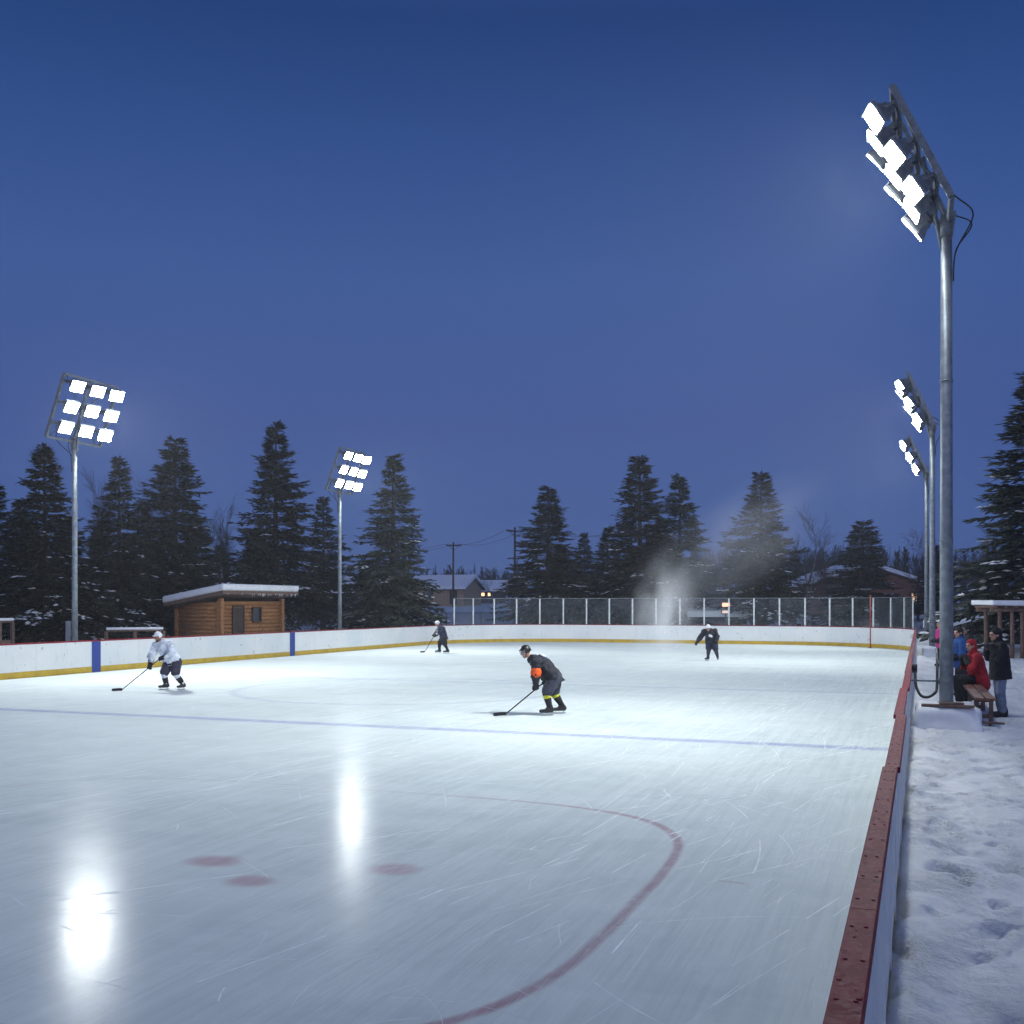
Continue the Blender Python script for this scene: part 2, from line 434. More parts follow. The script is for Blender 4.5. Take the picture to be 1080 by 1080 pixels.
# faint centre circle
r2 = ((x + 13.4).pow(2) + (y - 26.5).pow(2)).sqrt()
c = b.mix((1.0 - (r2 - 4.4).abs().step(.04, .22)) * wear * .25, c, (.20, .24, .42))
def blob(cx, cy, ax, ay): return 1.0 - (((x - cx + wob * .3) / ax).pow(2) + ((y - cy + wob * .3) / ay).pow(2)).sqrt().step(.35, 1.0)
def gp(px, py):
    zc = F * EYE / (py - HOR); return world(px, zc)
for (px, py, ax, ay, k) in ((228, 908, .34, .30, .62), (264, 929, .30, .26, .58), (416, 917, .30, .30, .55), (765, 931, .24, .05, .30)):
    q = gp(px, py); c = b.mix(blob(q[0], q[1], ax, ay) * k * .8, c, (.34, .10, .16))
c = b.mix(lines * .55, c, (.88, .92, .94))
c = b.mix((fine.step(.60, .78)) * .30, c, (.88, .91, .93))
b.set('Base Color', c)
b.set('IOR', 1.31); b.set('Specular IOR Level', .0)
b.set('Roughness', mid * .10 + lines * .25 + .30)
b.set('Coat Weight', (1.0 - lines * .9) * (fine.step(.25, .6) * .55 + .45) * .11); b.set('Coat IOR', 1.31); b.set('Coat Roughness', mid.step(.2, .8) * .07 + .145)
b.bump(st2 * .5 + st3 * .4 + lines * .10 + fine * .22 + mid * .5 + grain * .06, .24, .012)
ice = obj('ice', bm, b.m); ice['kind'] = 'structure'

# skate cuts: shallow ridges of shaved ice, far too many to count
b = MatB('shaved_ice')
b.set('Base Color', b.mix(b.noise(b.vec(), 3.5, 4, .7).step(.3, .7), (.62, .68, .70), (.90, .93, .94))); b.set('Roughness', .85); b.set('Specular IOR Level', .1)
bm = bmesh.new(); rnd = random.Random(11)
def cut(x0, y0, ang, L, curv, wd, dc=0.0):
    ph = rnd.uniform(0, 50); n = max(8, int(L / .16)); px_, py_ = x0, y0; a = ang; pts = []
    for i in range(n + 1):
        pts.append((px_, py_, a)); a += curv * L / n; curv += dc * L / n; px_ += math.cos(a) * L / n; py_ += math.sin(a) * L / n
    prev = None
    for i, (u, v, a) in enumerate(pts):
        if not (RX0 + .1 < u < RX1 - .1 and 2.5 < v < RY1 - 1): prev = None; continue
        t = i / n; hw = wd * .8 * (.25 + .75 * math.sin(math.pi * min(1, max(0, t)))) / 2
        s, c_ = math.sin(a), math.cos(a)
        cur = (bm.verts.new((u - s * hw, v + c_ * hw, .0005)), bm.verts.new((u, v, .0011)), bm.verts.new((u + s * hw, v - c_ * hw, .0005)))
        if mnoise.noise(Vector((ph + t * L * .8, ph, 0))) + .45 * mnoise.noise(Vector((ph + t * L * 4.5, ph, 3))) < .02: prev = None; continue
        if prev:
            bm.faces.new((prev[0], prev[1], cur[1], cur[0])); bm.faces.new((prev[1], prev[2], cur[2], cur[1]))
        prev = cur
for i in range(620):
    cut(rnd.uniform(-25, -1), rnd.uniform(4, 40), R(90 - rnd.gauss(14, 9)), rnd.uniform(4, 16), rnd.gauss(0, .02), rnd.uniform(.008, .026))
for i in range(150):
    cut(rnd.uniform(-24, -1), rnd.uniform(4, 44), rnd.uniform(0, math.pi), rnd.uniform(1.5, 7), rnd.gauss(0, .25), rnd.uniform(.007, .018), rnd.gauss(0, .05))
for i in range(170):
    cut(rnd.uniform(-9, -.6), rnd.uniform(4, 20), rnd.uniform(0, math.pi), rnd.uniform(.6, 4), rnd.gauss(0, .5), rnd.uniform(.006, .014), rnd.gauss(0, .1))
cut(-1.9, 5.2, R(78), 10, .01, .02, .02); cut(-1.0, 11.0, R(110), 6, .14, .02, .06); cut(-1.2, 7.5, R(80), 7, .05, .016, .05)
cut(-4.6, 5.2, R(75), 13, -.01, .018); cut(-9, 6, R(64), 17, .01, .02); cut(-2.6, 16.5, R(60), 4, .5, .02, .1)
o = obj('skate_marks', bm, b.m); o['kind'] = 'stuff'; o['label'] = 'fine white skate cuts scored all over the ice'; o['category'] = 'skate marks'

# ------------------------------------------------------------------ boards round the ice
boards = thing('rink_boards', 'white rink boards with red cap rail and yellow kick strip round the ice', 'rink boards')
TOT = CUM[-1]; PW = 2.44
npan = int(TOT / PW)
for i in range(npan):
    s0, s1 = i * PW + .004, (i + 1) * PW - .004
    bm = bmesh.new(); sweep(bm, sub_path(s0, s1), [(0, .2), (.085, .0), (.085, 1.06), (0, 1.06)][0:1] + [(.085, .2), (.085, 1.06), (0, 1.06)]); obj('board_panel', bm, 'board', boards)
kp = TOT / 14
for i in range(14):
    s0, s1 = i * kp + .003, (i + 1) * kp - .003
    bm = bmesh.new(); sweep(bm, sub_path(s0, s1), [(-.008, -.02), (.083, -.02), (.083, .198), (-.008, .198)]); obj('kick_plate', bm, 'kick', boards)
# cap rail in lengths, a little out of line at the joints
cl = 4.1; s = 6.6 - cl * 2 + .0; k = 0; rnd = random.Random(5)
offs = [0.0] * 60
offs[2], offs[3], offs[4], offs[5] = .0, .016, -.012, .010
s = 0.0; edges = [0.0, 2.5] + [2.5 + 4.1 + 4.1 * i for i in range(60)]
edges = [v for v in edges if v < TOT - 1] + [TOT]
for i, (s0, s1) in enumerate(zip(edges, edges[1:])):
    bm = bmesh.new(); d = offs[i] if i < 60 else 0
    pth = sub_path(s0 + .003, s1 - .003)
    sweep(bm, pth, [(-.017 + d, 1.062), (.094 + d, 1.062), (.094 + d, 1.102), (.088 + d, 1.108), (-.011 + d, 1.108), (-.017 + d, 1.102)])
    if i < 6:
        t = s0 + .15
        while t < s1 - .1:
            q = at_s(t)
            for dd in (.008, .068):
                ball(bm, (q[0] + q[2] * (dd + d) + rnd.gauss(0, .004), q[1] + q[3] * dd, 1.1085), (.009, .009, .004), 8)
            t += .41
        for _ in range(10):   # lumps of frozen snow left on the rail
            t = rnd.uniform(s0 + .1, s1 - .1); q = at_s(t); e_ = rnd.uniform(.003, .008)
            ball(bm, (q[0] + q[2] * rnd.uniform(0, .08), q[1], 1.108), (e_ * 1.4, e_ * 1.8, e_ * .5), 7, 1)
    obj('cap_rail', bm, ['cap', 'snow_cap'], boards)
# blue stripes down the left boards
def s_of(xw, yw): return min(range(len(RING)), key=lambda i: (RING[i][0] - xw) ** 2 + (RING[i][1] - yw) ** 2)
for yy in (29.8, 42.2):
    sc_ = CUM[s_of(RX0, yy)]
    bm = bmesh.new(); sweep(bm, sub_path(sc_ - .21, sc_ + .21), [(-.012, -.015), (.006, -.015), (.006, 1.058), (-.012, 1.058)]); obj('blue_stripe', bm, 'blue_stripe', boards)
# outside uprights and a rail on the near right side
for yy in [2.0 + 1.22 * i for i in range(30)]:
    bm = bmesh.new(); box(bm, (RX1 + .0895, yy, .52), (.009, .06, 1.06)); obj('upright', bm, 'board', boards)

# glass above the far boards
glass = thing('glass_screen', 'clear glass screen between white posts on top of the far boards', 'glass screen')
sA = CUM[s_of(-.55, 57.5)] ; sB = CUM[s_of(-24.6, 58.2)]
npost = round((sB - sA) / 1.42); pw = (sB - sA) / npost
for i in range(npost + 1):
    q = at_s(sA + pw * i); ang = math.atan2(q[3], q[2])
    bm = bmesh.new(); T = Matrix.Translation((q[0] + q[2] * .045, q[1] + q[3] * .045, 0)) @ Matrix.Rotation(ang, 4, 'Z')
    box(bm, (0, 0, 1.11 + .78), (.052, .085, 1.56), T); obj('post', bm, pm('post_white', (.62, .65, .66), .5) if i == 0 else bpy.data.materials['post_white'], glass)
for i in range(npost):
    bm = bmesh.new(); s0, s1 = sA + pw * i + .05, sA + pw * (i + 1) - .05
    sweep(bm, sub_path(s0, s1), [(.038, 1.115), (.052, 1.115), (.052, 2.63), (.038, 2.63)]); obj('glass_pane', bm, 'glass', glass)
bm = bmesh.new(); sweep(bm, sub_path(sA, sB), [(.03, 2.672), (.06, 2.672), (.06, 2.70), (.03, 2.70)]); obj('top_rail', bm, 'galv', glass)
q = world(918, 57.2)
bm = bmesh.new(); tube(bm, [(q[0], q[1], .0), (q[0], q[1], 2.78)], .035, 10); ball(bm, (q[0], q[1], 2.79), .05, 8); box(bm, (q[0], q[1], .02), (.2, .2, .03))
tag(obj('red_pole', bm, 'red_paint'), 'thin red pole standing at the right of the far boards', 'pole')

# ------------------------------------------------------------------ floodlight poles
def make_light(label, tilt, H, r0, group, yaw0=0.0, yaw1=-.10, down=13, aim=27):
    t = thing('floodlight_pole', label, 'floodlight', (0, 0, 0), 0, group)
    bm = bmesh.new(); tube(bm, [(0, 0, .3), (0, 0, H * .5), (0, 0, H)], [r0, r0 * .88, r0 * .78], 20)
    tube(bm, [(0, 0, .3), (0, 0, .335)], r0 * 1.9, 14)
    for k in range(4): a = math.pi / 4 + k * math.pi / 2; tube(bm, [(math.cos(a) * r0 * 1.55, math.sin(a) * r0 * 1.55, .33), (math.cos(a) * r0 * 1.55, math.sin(a) * r0 * 1.55, .40)], .018, 6)
    for zz in (H * .36, H * .68): tube(bm, [(0, 0, zz), (0, 0, zz + .03)], r0 * .97, 20)
    obj('pole', bm, 'galv', t)
    up = Vector((math.sin(tilt), 0, math.cos(tilt))); n = Vector((math.cos(tilt), 0, -math.sin(tilt))); u = Vector((0, 1, 0)); o = Vector((-.05, 0, H - .02))
    P = lambda a, b_, c_=0: o + u * a + up * b_ + n * c_
    bm = bmesh.new()
    for a in (-1.3, 1.3): beam(bm, P(a, .0), P(a, 2.25), .07, .11, n)
    for v in (0.0, .55, 1.29, 2.03, 2.25): beam(bm, P(-1.265, v), P(1.265, v), .07, .08, n)
    beam(bm, P(0, -.02, .0), P(0, 2.2, -.075), .10, .06, n)
    for a, b2 in ((-1.1, 1.1), (1.1, -1.1)): tube(bm, [P(a, .05, -.06), P(b2, 2.2, -.06)], .02, 6)
    obj('rack_frame', bm, 'galv_dark', t)
    bm = bmesh.new(); beam(bm, (0, 0, H - .35), P(0, .15, -.09), .20, .12, (0, 1, 0)); tube(bm, [(0, 0, H - .3), (0, 0, H + .08)], r0 * .95, 14)
    tube(bm, [(0, 0, H - .9), P(0, 1.3, -.12)], .035, 8); obj('mounting_arm', bm, 'galv_dark', t)
    bm = bmesh.new()
    for q_, (sx, sy) in enumerate(((-.9, .02), (.4, -.03))):
        tube(bm, smooth_path([P(sx, .45, -.1), P(sx * .7, .2, -.26), P(sx * .4, -.15, -.36), Vector((-r0 * 1.5, sy, H - .5)), Vector((-r0 * 1.02, sy, H - .8)), Vector((-r0 * .96, sy, H - 1.1))]), .014, 6)
    for v in (.55, 1.29, 2.03):
        tube(bm, [P(-1.0 + .25 * k, v - .05 - .06 * (k % 2), .05) for k in range(9)], .013, 5)
    obj('cable', bm, 'black', t)
    rnd = random.Random(3)
    for v in (.55, 1.29, 2.03):
        for a in (-.98, 0, .98):
            ti = tilt + R(down) + rnd.gauss(0, .03); ya = rnd.gauss(0, .04) + yaw0 + a * yaw1
            d = Vector((math.cos(ti) * math.cos(ya), math.cos(ti) * math.sin(ya), -math.sin(ti))); s_ = Vector((0, 0, 1)).cross(d).normalized(); w_ = d.cross(s_)
            T = Matrix((( *s_, 0), (*w_, 0), (*d, 0), (0, 0, 0, 1))).transposed(); T.translation = P(a, v, .17)
            bm = bmesh.new()   # tapering body: back, throat, rim
            prof = [(.09, .09, 0), (.13, .12, .02), (.15, .13, .10), (.24, .19, .235), (.262, .208, .25), (.262, .208, .30)]
            rings = [[bm.verts.new(T @ Vector((sx * hx, sy * hy, zz))) for sx, sy in ((-1, -1), (1, -1), (1, 1), (-1, 1))] for hx, hy, zz in prof]
            for r1, r2 in zip(rings, rings[1:]):
                for k in range(4): bm.faces.new((r1[k], r1[(k + 1) % 4], r2[(k + 1) % 4], r2[k]))
            bm.faces.new(rings[0][::-1]); bm.faces.new(rings[-1])
            for k in range(-3, 4): box(bm, (k * .03, 0, -.01), (.008, .17, .09), T)
            box(bm, (0, .222, .27), (.55, .02, .14), T)   # hood
            hs = obj('floodlight', bm, 'housing', t)
            bm = bmesh.new(); v_ = box(bm, (0, 0, .306), (.48, .37, .012), T); obj('lens', bm, 'lens', hs)
            bm = bmesh.new()
            for sx in (-1, 1): beam(bm, T @ Vector((sx * .30, 0, .16)), T @ Vector((sx * .30, 0, -.06)), .03, .05)
            beam(bm, T @ Vector((-.315, 0, -.07)), T @ Vector((.315, 0, -.07)), .03, .05); tube(bm, [T @ Vector((0, 0, -.06)), P(a, v, .03)], .03, 8)
            obj('bracket', bm, 'galv_dark', hs)
    for a in (-.9, 0, .9):
        ld = bpy.data.lights.new('beam', 'SPOT'); ld.energy = BEAM / 3; ld.color = (.95, 1.0, .965); ld.spot_size = R(150); ld.spot_blend = 1.0; ld.shadow_soft_size = .3
        lo = bpy.data.objects.new('beam', ld); C.objects.link(lo); lo.parent = t; lo.location = P(a, 1.29, .62)
        fa = a * .80; dd = Vector((math.cos(R(aim)) * math.cos(fa), math.cos(R(aim)) * math.sin(fa), -math.sin(R(aim)))); lo.rotation_euler = dd.to_track_quat('-Z', 'Y').to_euler()
    return t

def footing(t, sx, sy, h, ox=0.0, oy=0.0, snow=.12):
    bm = bmesh.new(); box(bm, (ox, oy, (h - .5) / 2 + .0), (sx, sy, h + .5)); rounded(bm, .04); obj('footing', bm, 'concrete', t)
    bm = bmesh.new()
    box(bm, (0, 0, (h + snow - .3) / 2), (sx + .14, sy + .14, h + snow + .3)); rounded(bm, min(.16, sx * .22), 4)
    bmesh.ops.subdivide_edges(bm, edges=[e_ for e_ in bm.edges if e_.calc_length() > .2], cuts=5, use_grid_fill=True)
    for v in bm.verts:
        k = mnoise.noise(v.co * 2.7 + Vector((h * 9, 0, 0))) * .075 + mnoise.noise(v.co * 8) * .022
        v.co += Vector((v.co.x * (.35 * max(0, h * .6 - v.co.z)), v.co.y * (.25 * max(0, h * .6 - v.co.z)), 0)) + v.co.normalized() * k + Vector((ox, oy, 0))
    obj('snow_cover', bm, 'snow_cap', t, True)

gl_ = 'floodlight poles round the rink'
zP = lambda p: ground_z(p[0], p[1])
pL1 = (-28.0, zc1 := 30.1); 
left1 = make_light('nine lamp floodlight pole behind the left boards, left of the log hut', R(21), 8.0, .105, gl_, -.22, -.08, 10)
left1.location = (-28.0, 30.1, .12)
footing(left1, .6, .6, .3)
def dim(root, k):
    for c in root.children:
        if c.type == 'LIGHT': c.data = c.data.copy(); c.data.energy *= k
def spread(root, near, mid, far, sgn):      # lamps aimed up the rink, across it and down it
    for c in root.children:
        if c.type == 'LIGHT':
            q = c.location.y * sgn; c.data.energy *= near if q > .3 else far if q < -.3 else mid
left2 = dup(left1, (-28.0, 48.7, .15), 0, 'nine lamp floodlight pole behind the left boards, right of the log hut')
bm = bmesh.new(); box(bm, (-.19, -.06, 1.25), (.14, .22, .75)); rounded(bm, .015); box(bm, (-.115, -.06, 1.25), (.06, .1, .3)); obj('junction_box', bm, 'grey_siding', left1)
right1 = make_light('tallest nearest floodlight pole, beside the red capped boards and the bench', R(25), 9.12, .122, gl_, .05, .30, 10)
right1.location = (.44, 21.0, .17); right1.rotation_euler = (0, 0, math.pi)
right2 = dup(right1, (.44, 45.8, .2), math.pi, 'middle of the three floodlight poles lined up on the right')
right3 = dup(right1, (.31, 63.3, .35), math.pi, 'farthest of the three floodlight poles lined up on the right')
spread(left1, .95, .9, .8, -1); spread(right1, 1.3, .44, .66, 1); dim(left2, .62); dim(right2, .60); dim(right3, .55)
footing(right2, .62, .9, .34); footing(right3, .6, .6, .34)
footing(right1, .92, 1.5, .30, 0, .35, .09)
bm = bmesh.new(); tube(bm, [(.10, .0, .78), (.60, -.02, .78)], .016, 8); tube(bm, [(.12, 0, .72), (.12, 0, .84)], .03, 8); obj('brace', bm, 'galv_dark', right1)

# plank lying across the snowy footing, and hose hanging from the boards
bm = bmesh.new(); beam(bm, (.02, 20.0, .595), (.86, 19.9, .60), .10, .045); beam(bm, (.30, 19.93, .642), (.70, 19.95, .645), .09, .04); rounded(bm, .006, 1)
tag(obj('plank', bm, 'old_wood'), 'short brown plank lying on the snowy footing of the nearest pole', 'plank')
bm = bmesh.new()
pts = [(-.10, 23.4, 1.0), (-.09, 23.2, .75), (-.05, 23.0, .62), (.02, 22.9, .52), (.14, 22.9, .50), (.26, 23.1, .56), (.31, 23.4, .65), (.33, 24.2, 1.0), (.34, 25.4, 1.25), (.36, 27.5, 1.3)]
tube(bm, smooth_path(pts), .028, 8); tube(bm, [(-.11, 23.4, .95), (-.11, 23.4, 1.12)], .05, 8)
for k in range(2): tube(bm, [(.28 + .1 * k, 23.0 - .3 * k, .33), (.5 + .1 * k, 22.9, .32), (.7, 22.8 + .2 * k, .31)], .02, 6)
tag(obj('hose', bm, 'black', None, True), 'black hose looping down between the right boards and the pole', 'hose')

# ------------------------------------------------------------------ trees
def conifer_mesh(seed, H=10.0, Rb=3.2, dens=1.0, bare_base=.10, droop=.35, bushy=.85, snowf=.12, gapp=.12):
    rnd = random.Random(seed); bm = bmesh.new()
    def leaf(p, d, L, W, mi):
        u, w_ = frame_from(d); a = rnd.uniform(0, math.pi); s_ = u * math.cos(a) + w_ * math.sin(a)
        s_.z *= .55
        t_ = p + d * L; m = p + d * (L * .45)
        f = bm.faces.new((bm.verts.new(p), bm.verts.new(m + s_ * W), bm.verts.new(t_), bm.verts.new(m - s_ * W))); f.material_index = mi
    z = H * bare_base; lean = rnd.uniform(-.02, .02)
    lumps = [(rnd.uniform(0, 6.28), rnd.uniform(.1, .8), rnd.uniform(.55, 1.3)) for _ in range(16)]
    while z < H * .985:
        t = z / H
        prof = Rb * ((1 - t) ** bushy) * (1.0 if t > .2 else .72 + .28 * t / .2) + .035
        nb = max(5, int(round((6 + 6.5 * (1 - t)) * dens)))
        a0 = rnd.uniform(0, 6.28)
        for i in range(nb):
            if rnd.random() < gapp: continue
            a = a0 + 6.283 * i / nb + rnd.gauss(0, .16)
            k = 1.0
            for la, lt, lk in lumps:
                da = math.atan2(math.sin(a - la), math.cos(a - la)); k += (lk - 1) * math.exp(-(da / .6) ** 2 - ((t - lt) / .16) ** 2)
            L = prof * k * rnd.uniform(.66, 1.12)
            rise = (.75 * (t - .45)) + rnd.gauss(0, .12)
            hor = Vector((math.cos(a), math.sin(a), 0))
            base = Vector((lean * z, 0, z + rnd.gauss(0, .15)))
            sag = droop * (1 - t * .75)
            pos = lambda q: base + hor * (L * q) + Vector((0, 0, L * (rise * q - sag * q * q + sag * .55 * q ** 4)))
            n = max(4, int(L / .15 * dens)); snowy = rnd.random() < snowf * max(.05, 2.3 - 3.3 * t)
            for j in range(n):
                q = .16 + .84 * (j + rnd.random()) / n; p = pos(q); dirb = (pos(min(1, q + .05)) - pos(q - .05)).normalized()
                side = dirb.cross(Vector((0, 0, 1))).normalized()
                wl = (.22 + .42 * L / max(.5, Rb)) * (1.12 - q) + .08
                for sgn in (-1, 1):
                    if rnd.random() < .12: continue
                    d = (dirb * rnd.uniform(.55, .95) + side * sgn * rnd.uniform(.35, .9) + Vector((0, 0, rnd.uniform(-.34, .12)))).normalized()
                    m_ = 3 if wl > .4 else 2 if wl > .2 else 1
                    for q2 in range(m_):
                        p2 = p + d * (wl * q2 / m_) + Vector((rnd.gauss(0, .03), rnd.gauss(0, .03), rnd.gauss(0, .035)))
                        d2 = (d + Vector((rnd.gauss(0, .25), rnd.gauss(0, .25), rnd.gauss(0, .22) - .06))).normalized()
                        leaf(p2, d2, rnd.uniform(.20, .36), rnd.uniform(.036, .078), 0)
                    if snowy and q > .35 and rnd.random() < .42:
                        p3 = p + d * wl * rnd.uniform(.1, .7) + Vector((0, 0, .05)); dd = Vector((d.x, d.y, d.z * .4 - .05)).normalized()
                        s3 = dd.cross(Vector((0, 0, 1))).normalized() * rnd.uniform(.06, .12); Lq = rnd.uniform(.16, .34)
                        top = p3 + dd * Lq * .5 + Vector((0, 0, rnd.uniform(.02, .06)))
                        A, B_, D_, E_ = bm.verts.new(p3), bm.verts.new(p3 + dd * Lq * .5 + s3), bm.verts.new(p3 + dd * Lq), bm.verts.new(p3 + dd * Lq * .5 - s3); Tt = bm.verts.new(top)
                        for tri in ((A, B_, Tt), (B_, D_, Tt), (D_, E_, Tt), (E_, A, Tt)): bm.faces.new(tri).material_index = 1
                leaf(p, (dirb + Vector((rnd.gauss(0, .2), rnd.gauss(0, .2), rnd.gauss(0, .15)))).normalized(), .30, .05, 0)
            # the bough itself
            if L > .5 and rnd.random() < .7:
                tube(bm, [pos(0), pos(.4), pos(.85)], [.022, .015, .006], 3, False, 2)
        z += rnd.uniform(.19, .36) * (.75 + .4 * (1 - t))
    for k in range(40):
        zz = rnd.uniform(.93, 1.0) * H; leaf(Vector((lean * H, 0, zz)), Vector((rnd.gauss(0, .5), rnd.gauss(0, .5), 1)).normalized(), .10 + (H - zz) * .35, .028, 0)
    tube(bm, [(lean * H, 0, H * .9), (lean * H, 0, H * 1.015)], [.03, .006], 4, False, 2)
    me = bpy.data.meshes.new('crown'); bm.to_mesh(me); bm.free(); return me

def trunk_bm(H, r, lean=0.0):
    bm = bmesh.new(); rnd = random.Random(int(H * 100))
    tube(bm, [(rnd.gauss(0, .02) + lean * t * H, rnd.gauss(0, .02), t * H - .4 * (t == 0)) for t in (0, .02, .12, .3, .55, .8, .985)], [r * 1.35, r * 1.12, r, r * .82, r * .55, r * .28, .02], 10)
    return bm

PROTO = []   # grown once each, reused scaled and turned
specs = [  # seed, bushy, droop, density, bare, snow, material, gap
    (21, 1.0, .40, 1.40, .13, .16, 'needle', .06), (34, 1.10, .34, 1.30, .15, .12, 'needle', .10), (47, .90, .36, 1.35, .19, .10, 'needle', .10),
    (58, 1.05, .46, 1.30, .15, .12, 'needle_blue', .10), (63, .74, .24, 1.40, .06, .08, 'needle', .08)]
for sd_, bu, dr, de, ba, sn, ma, gp_ in specs:
    PROTO.append((conifer_mesh(sd_, 10.0, 3.2, de, ba, dr, bu, sn, gp_), ma))

def conifer(px, top, hw, zc, kind, label, rz=0.0, dz=-.1):
    xw, yw = world(px, zc); zg = ground_z(xw, yw) + dz
    H = EYE + (HOR - top) / F * zc - zg; Rw = hw * 1.68 / F * zc
    t = thing('conifer_tree', label, 'tree', (xw, yw, zg), rz, 'conifers around the rink')
    sx = Rw / 3.0; sz = H / 10.0; t.scale = (sx, sx, sz)
    me, ma = PROTO[kind]
    if not me.materials:
        for m in (ma, 'snow_cap', 'bark'): me.materials.append(M[m])
    o = bpy.data.objects.new('crown', me); C.objects.link(o); o.parent = t
    if 'trunk_mesh' not in globals():
        globals()['trunk_mesh'] = obj('trunk', trunk_bm(10.0, .17), 'bark', t).data
    else:
        o = bpy.data.objects.new('trunk', trunk_mesh); C.objects.link(o); o.parent = t
    return t
conifer(-4, 508, 38, 52, 1, 'dark conifer cut by the left picture edge behind the boards', 1.0)
conifer(47, 470, 50, 47, 0, 'broad snow flecked conifer directly behind the left floodlight pole', 2.2)
conifer(126, 482, 40, 54, 1, 'narrow pointed conifer between the left pole and the hut', .4)
conifer(184, 464, 54, 59, 2, 'broad dense conifer standing behind the left end of the hut', 4.0)
conifer(291, 448, 48, 66, 2, 'tall round topped conifer right behind the log hut roof', 5.2)
conifer(341, 524, 32, 78, 1, 'smaller pale conifer just left of the second left floodlight pole', 2.9)
conifer(100, 560, 34, 56, 0, 'short conifer filling the gap right of the left floodlight pole', 3.3)
conifer(232, 575, 26, 62, 1, 'short conifer behind the hut roof between two taller conifers', .9)
conifer(22, 530, 36, 60, 2, 'shorter conifer left of the broad conifer behind the left pole', .5)
conifer(72, 545, 34, 60, 1, 'slim conifer showing just left of the left floodlight pole shaft', 5.0)
conifer(152, 528, 34, 62, 0, 'conifer filling the gap between the narrow and the broad left conifers', 1.3)
conifer(208, 548, 30, 68, 4, 'rounded conifer rising at the right side of the broad dense conifer', 2.7)
conifer(268, 560, 30, 72, 0, 'shaded conifer behind the hut roof left of the round topped one', 4.6)
conifer(385, 590, 22, 84, 1, 'little conifer left of the lone lit conifer, far behind', 1.9)
conifer(590, 575, 30, 90, 0, 'half hidden conifer right of the centre left conifer', 3.9)
conifer(697, 545, 32, 92, 1, 'conifer filling the gap beside the tallest centre conifer', .2)
conifer(415, 482, 46, 66, 3, 'lone lit conifer with drooping tiers right of the second left pole', .2)
conifer(578, 514, 44, 78, 2, 'conifer behind the glass left of centre, beside the utility pole', 1.7)
conifer(616, 562, 22, 92, 1, 'small thin conifer between two big conifers behind the glass', 2.0)
conifer(641, 556, 30, 84, 0, 'low dark conifer touching the tallest centre conifer on its left', 4.4)
conifer(675, 482, 47, 78, 2, 'tallest conifer behind the far glass, left of the snow mist', .7)
conifer(717, 503, 42, 82, 3, 'open branched conifer just right of the tallest centre conifer', 3.6)
conifer(803, 498, 46, 80, 1, 'pointed conifer behind the glass beside the bare birch', 5.5)
conifer(910, 550, 36, 92, 4, 'bushy rounded conifer in front of the brick house on the right', 1.2)
conifer(985, 575, 26, 100, 1, 'dim conifer half hidden by the right floodlight poles', 2.6)
conifer(1092, 396, 80, 50, 3, 'huge drooping conifer cut by the right picture edge', 3.1)

def bare_mesh(seed, H=10.0, spread=.30, depth=5, fork=3, r0=.13):
    rnd = random.Random(seed); bm = bmesh.new()
    def grow(p, d, L, r, lv):
        pts = [p]; n = 3
        for i in range(n):
            d = (d + Vector((rnd.gauss(0, .10), rnd.gauss(0, .10), rnd.gauss(.05, .06)))).normalized(); pts.append(pts[-1] + d * L / n)
        rr = [r * (1 - .5 * i / n) for i in range(n + 1)]
        tube(bm, pts, rr, 5 if lv < 2 else 3, False, 0 if lv < 2 else 1)
        if lv >= depth: return
        for i in range(1, n + 1):
            for _ in range(fork if lv else 2):
                if rnd.random() < .22: continue
                a = rnd.uniform(0, 6.283); u, w_ = frame_from(d); ang = rnd.uniform(.35, .85) * (spread / .3)
                d2 = (d * math.cos(ang) + (u * math.cos(a) + w_ * math.sin(a)) * math.sin(ang)); d2.z += .18; d2.normalize()
                grow(pts[i], d2, L * rnd.uniform(.42, .62), max(.006, rr[i] * .55), lv + 1)
    grow(Vector((0, 0, -.2)), Vector((0, 0, 1)), H * .52, r0, 0)
    zmax = max(v.co.z for v in bm.verts)
    for v in bm.verts: v.co.z *= H / zmax
    me = bpy.data.meshes.new('branches'); bm.to_mesh(me); bm.free(); return me
BARE = [bare_mesh(3, depth=4, fork=3), bare_mesh(8, spread=.24, depth=4, fork=3), bare_mesh(15, spread=.36, depth=4)]
for k, me in enumerate(BARE):
    for m in (('pale_bark', 'twig'), ('bark', 'twig'), ('bark', 'twig_red'))[k]: me.materials.append(M[m])
def bare(px, top, zc, kind, label, rz=0.0, wide=1.0):
    xw, yw = world(px, zc); zg = ground_z(xw, yw) - .1; s_ = (EYE + (HOR - top) / F * zc - zg) / 10
    o = bpy.data.objects.new('bare_tree', BARE[kind]); C.objects.link(o); o.location = (xw, yw, zg); o.rotation_euler = (0, 0, rz); o.scale = (s_ * wide, s_ * wide, s_)
    return tag(o, label, 'tree', 'leafless trees around the rink')
bare(850, 524, 84, 0, 'pale leafless birch right of the pointed conifer behind the glass', .3, 1.1)
bare(838, 560, 88, 0, 'thin leafless tree leaning beside the pale birch', 2.1)
bare(105, 478, 66, 1, 'tall leafless tree behind the pole, between two left conifers', 1.0)
bare(222, 492, 70, 1, 'leafless tree showing right of the broad conifer above the hut', 2.2)
bare(243, 525, 74, 1, 'leafless tree in the sky gap left of the round topped conifer', 3.9)
bare(522, 600, 120, 0, 'small pale leafless tree on the snowfield right of the tan house', 2.0)
bare(755, 572, 96, 2, 'reddish leafless tree behind the orange lit sign', 4.1, 1.3)
bare(1013, 545, 62, 1, 'leafless tree between the nearest pole and the huge conifer', 5.0, .8)
bare(968, 556, 100, 2, 'broad leafless tree left of the right floodlight poles', .8, 1.3)
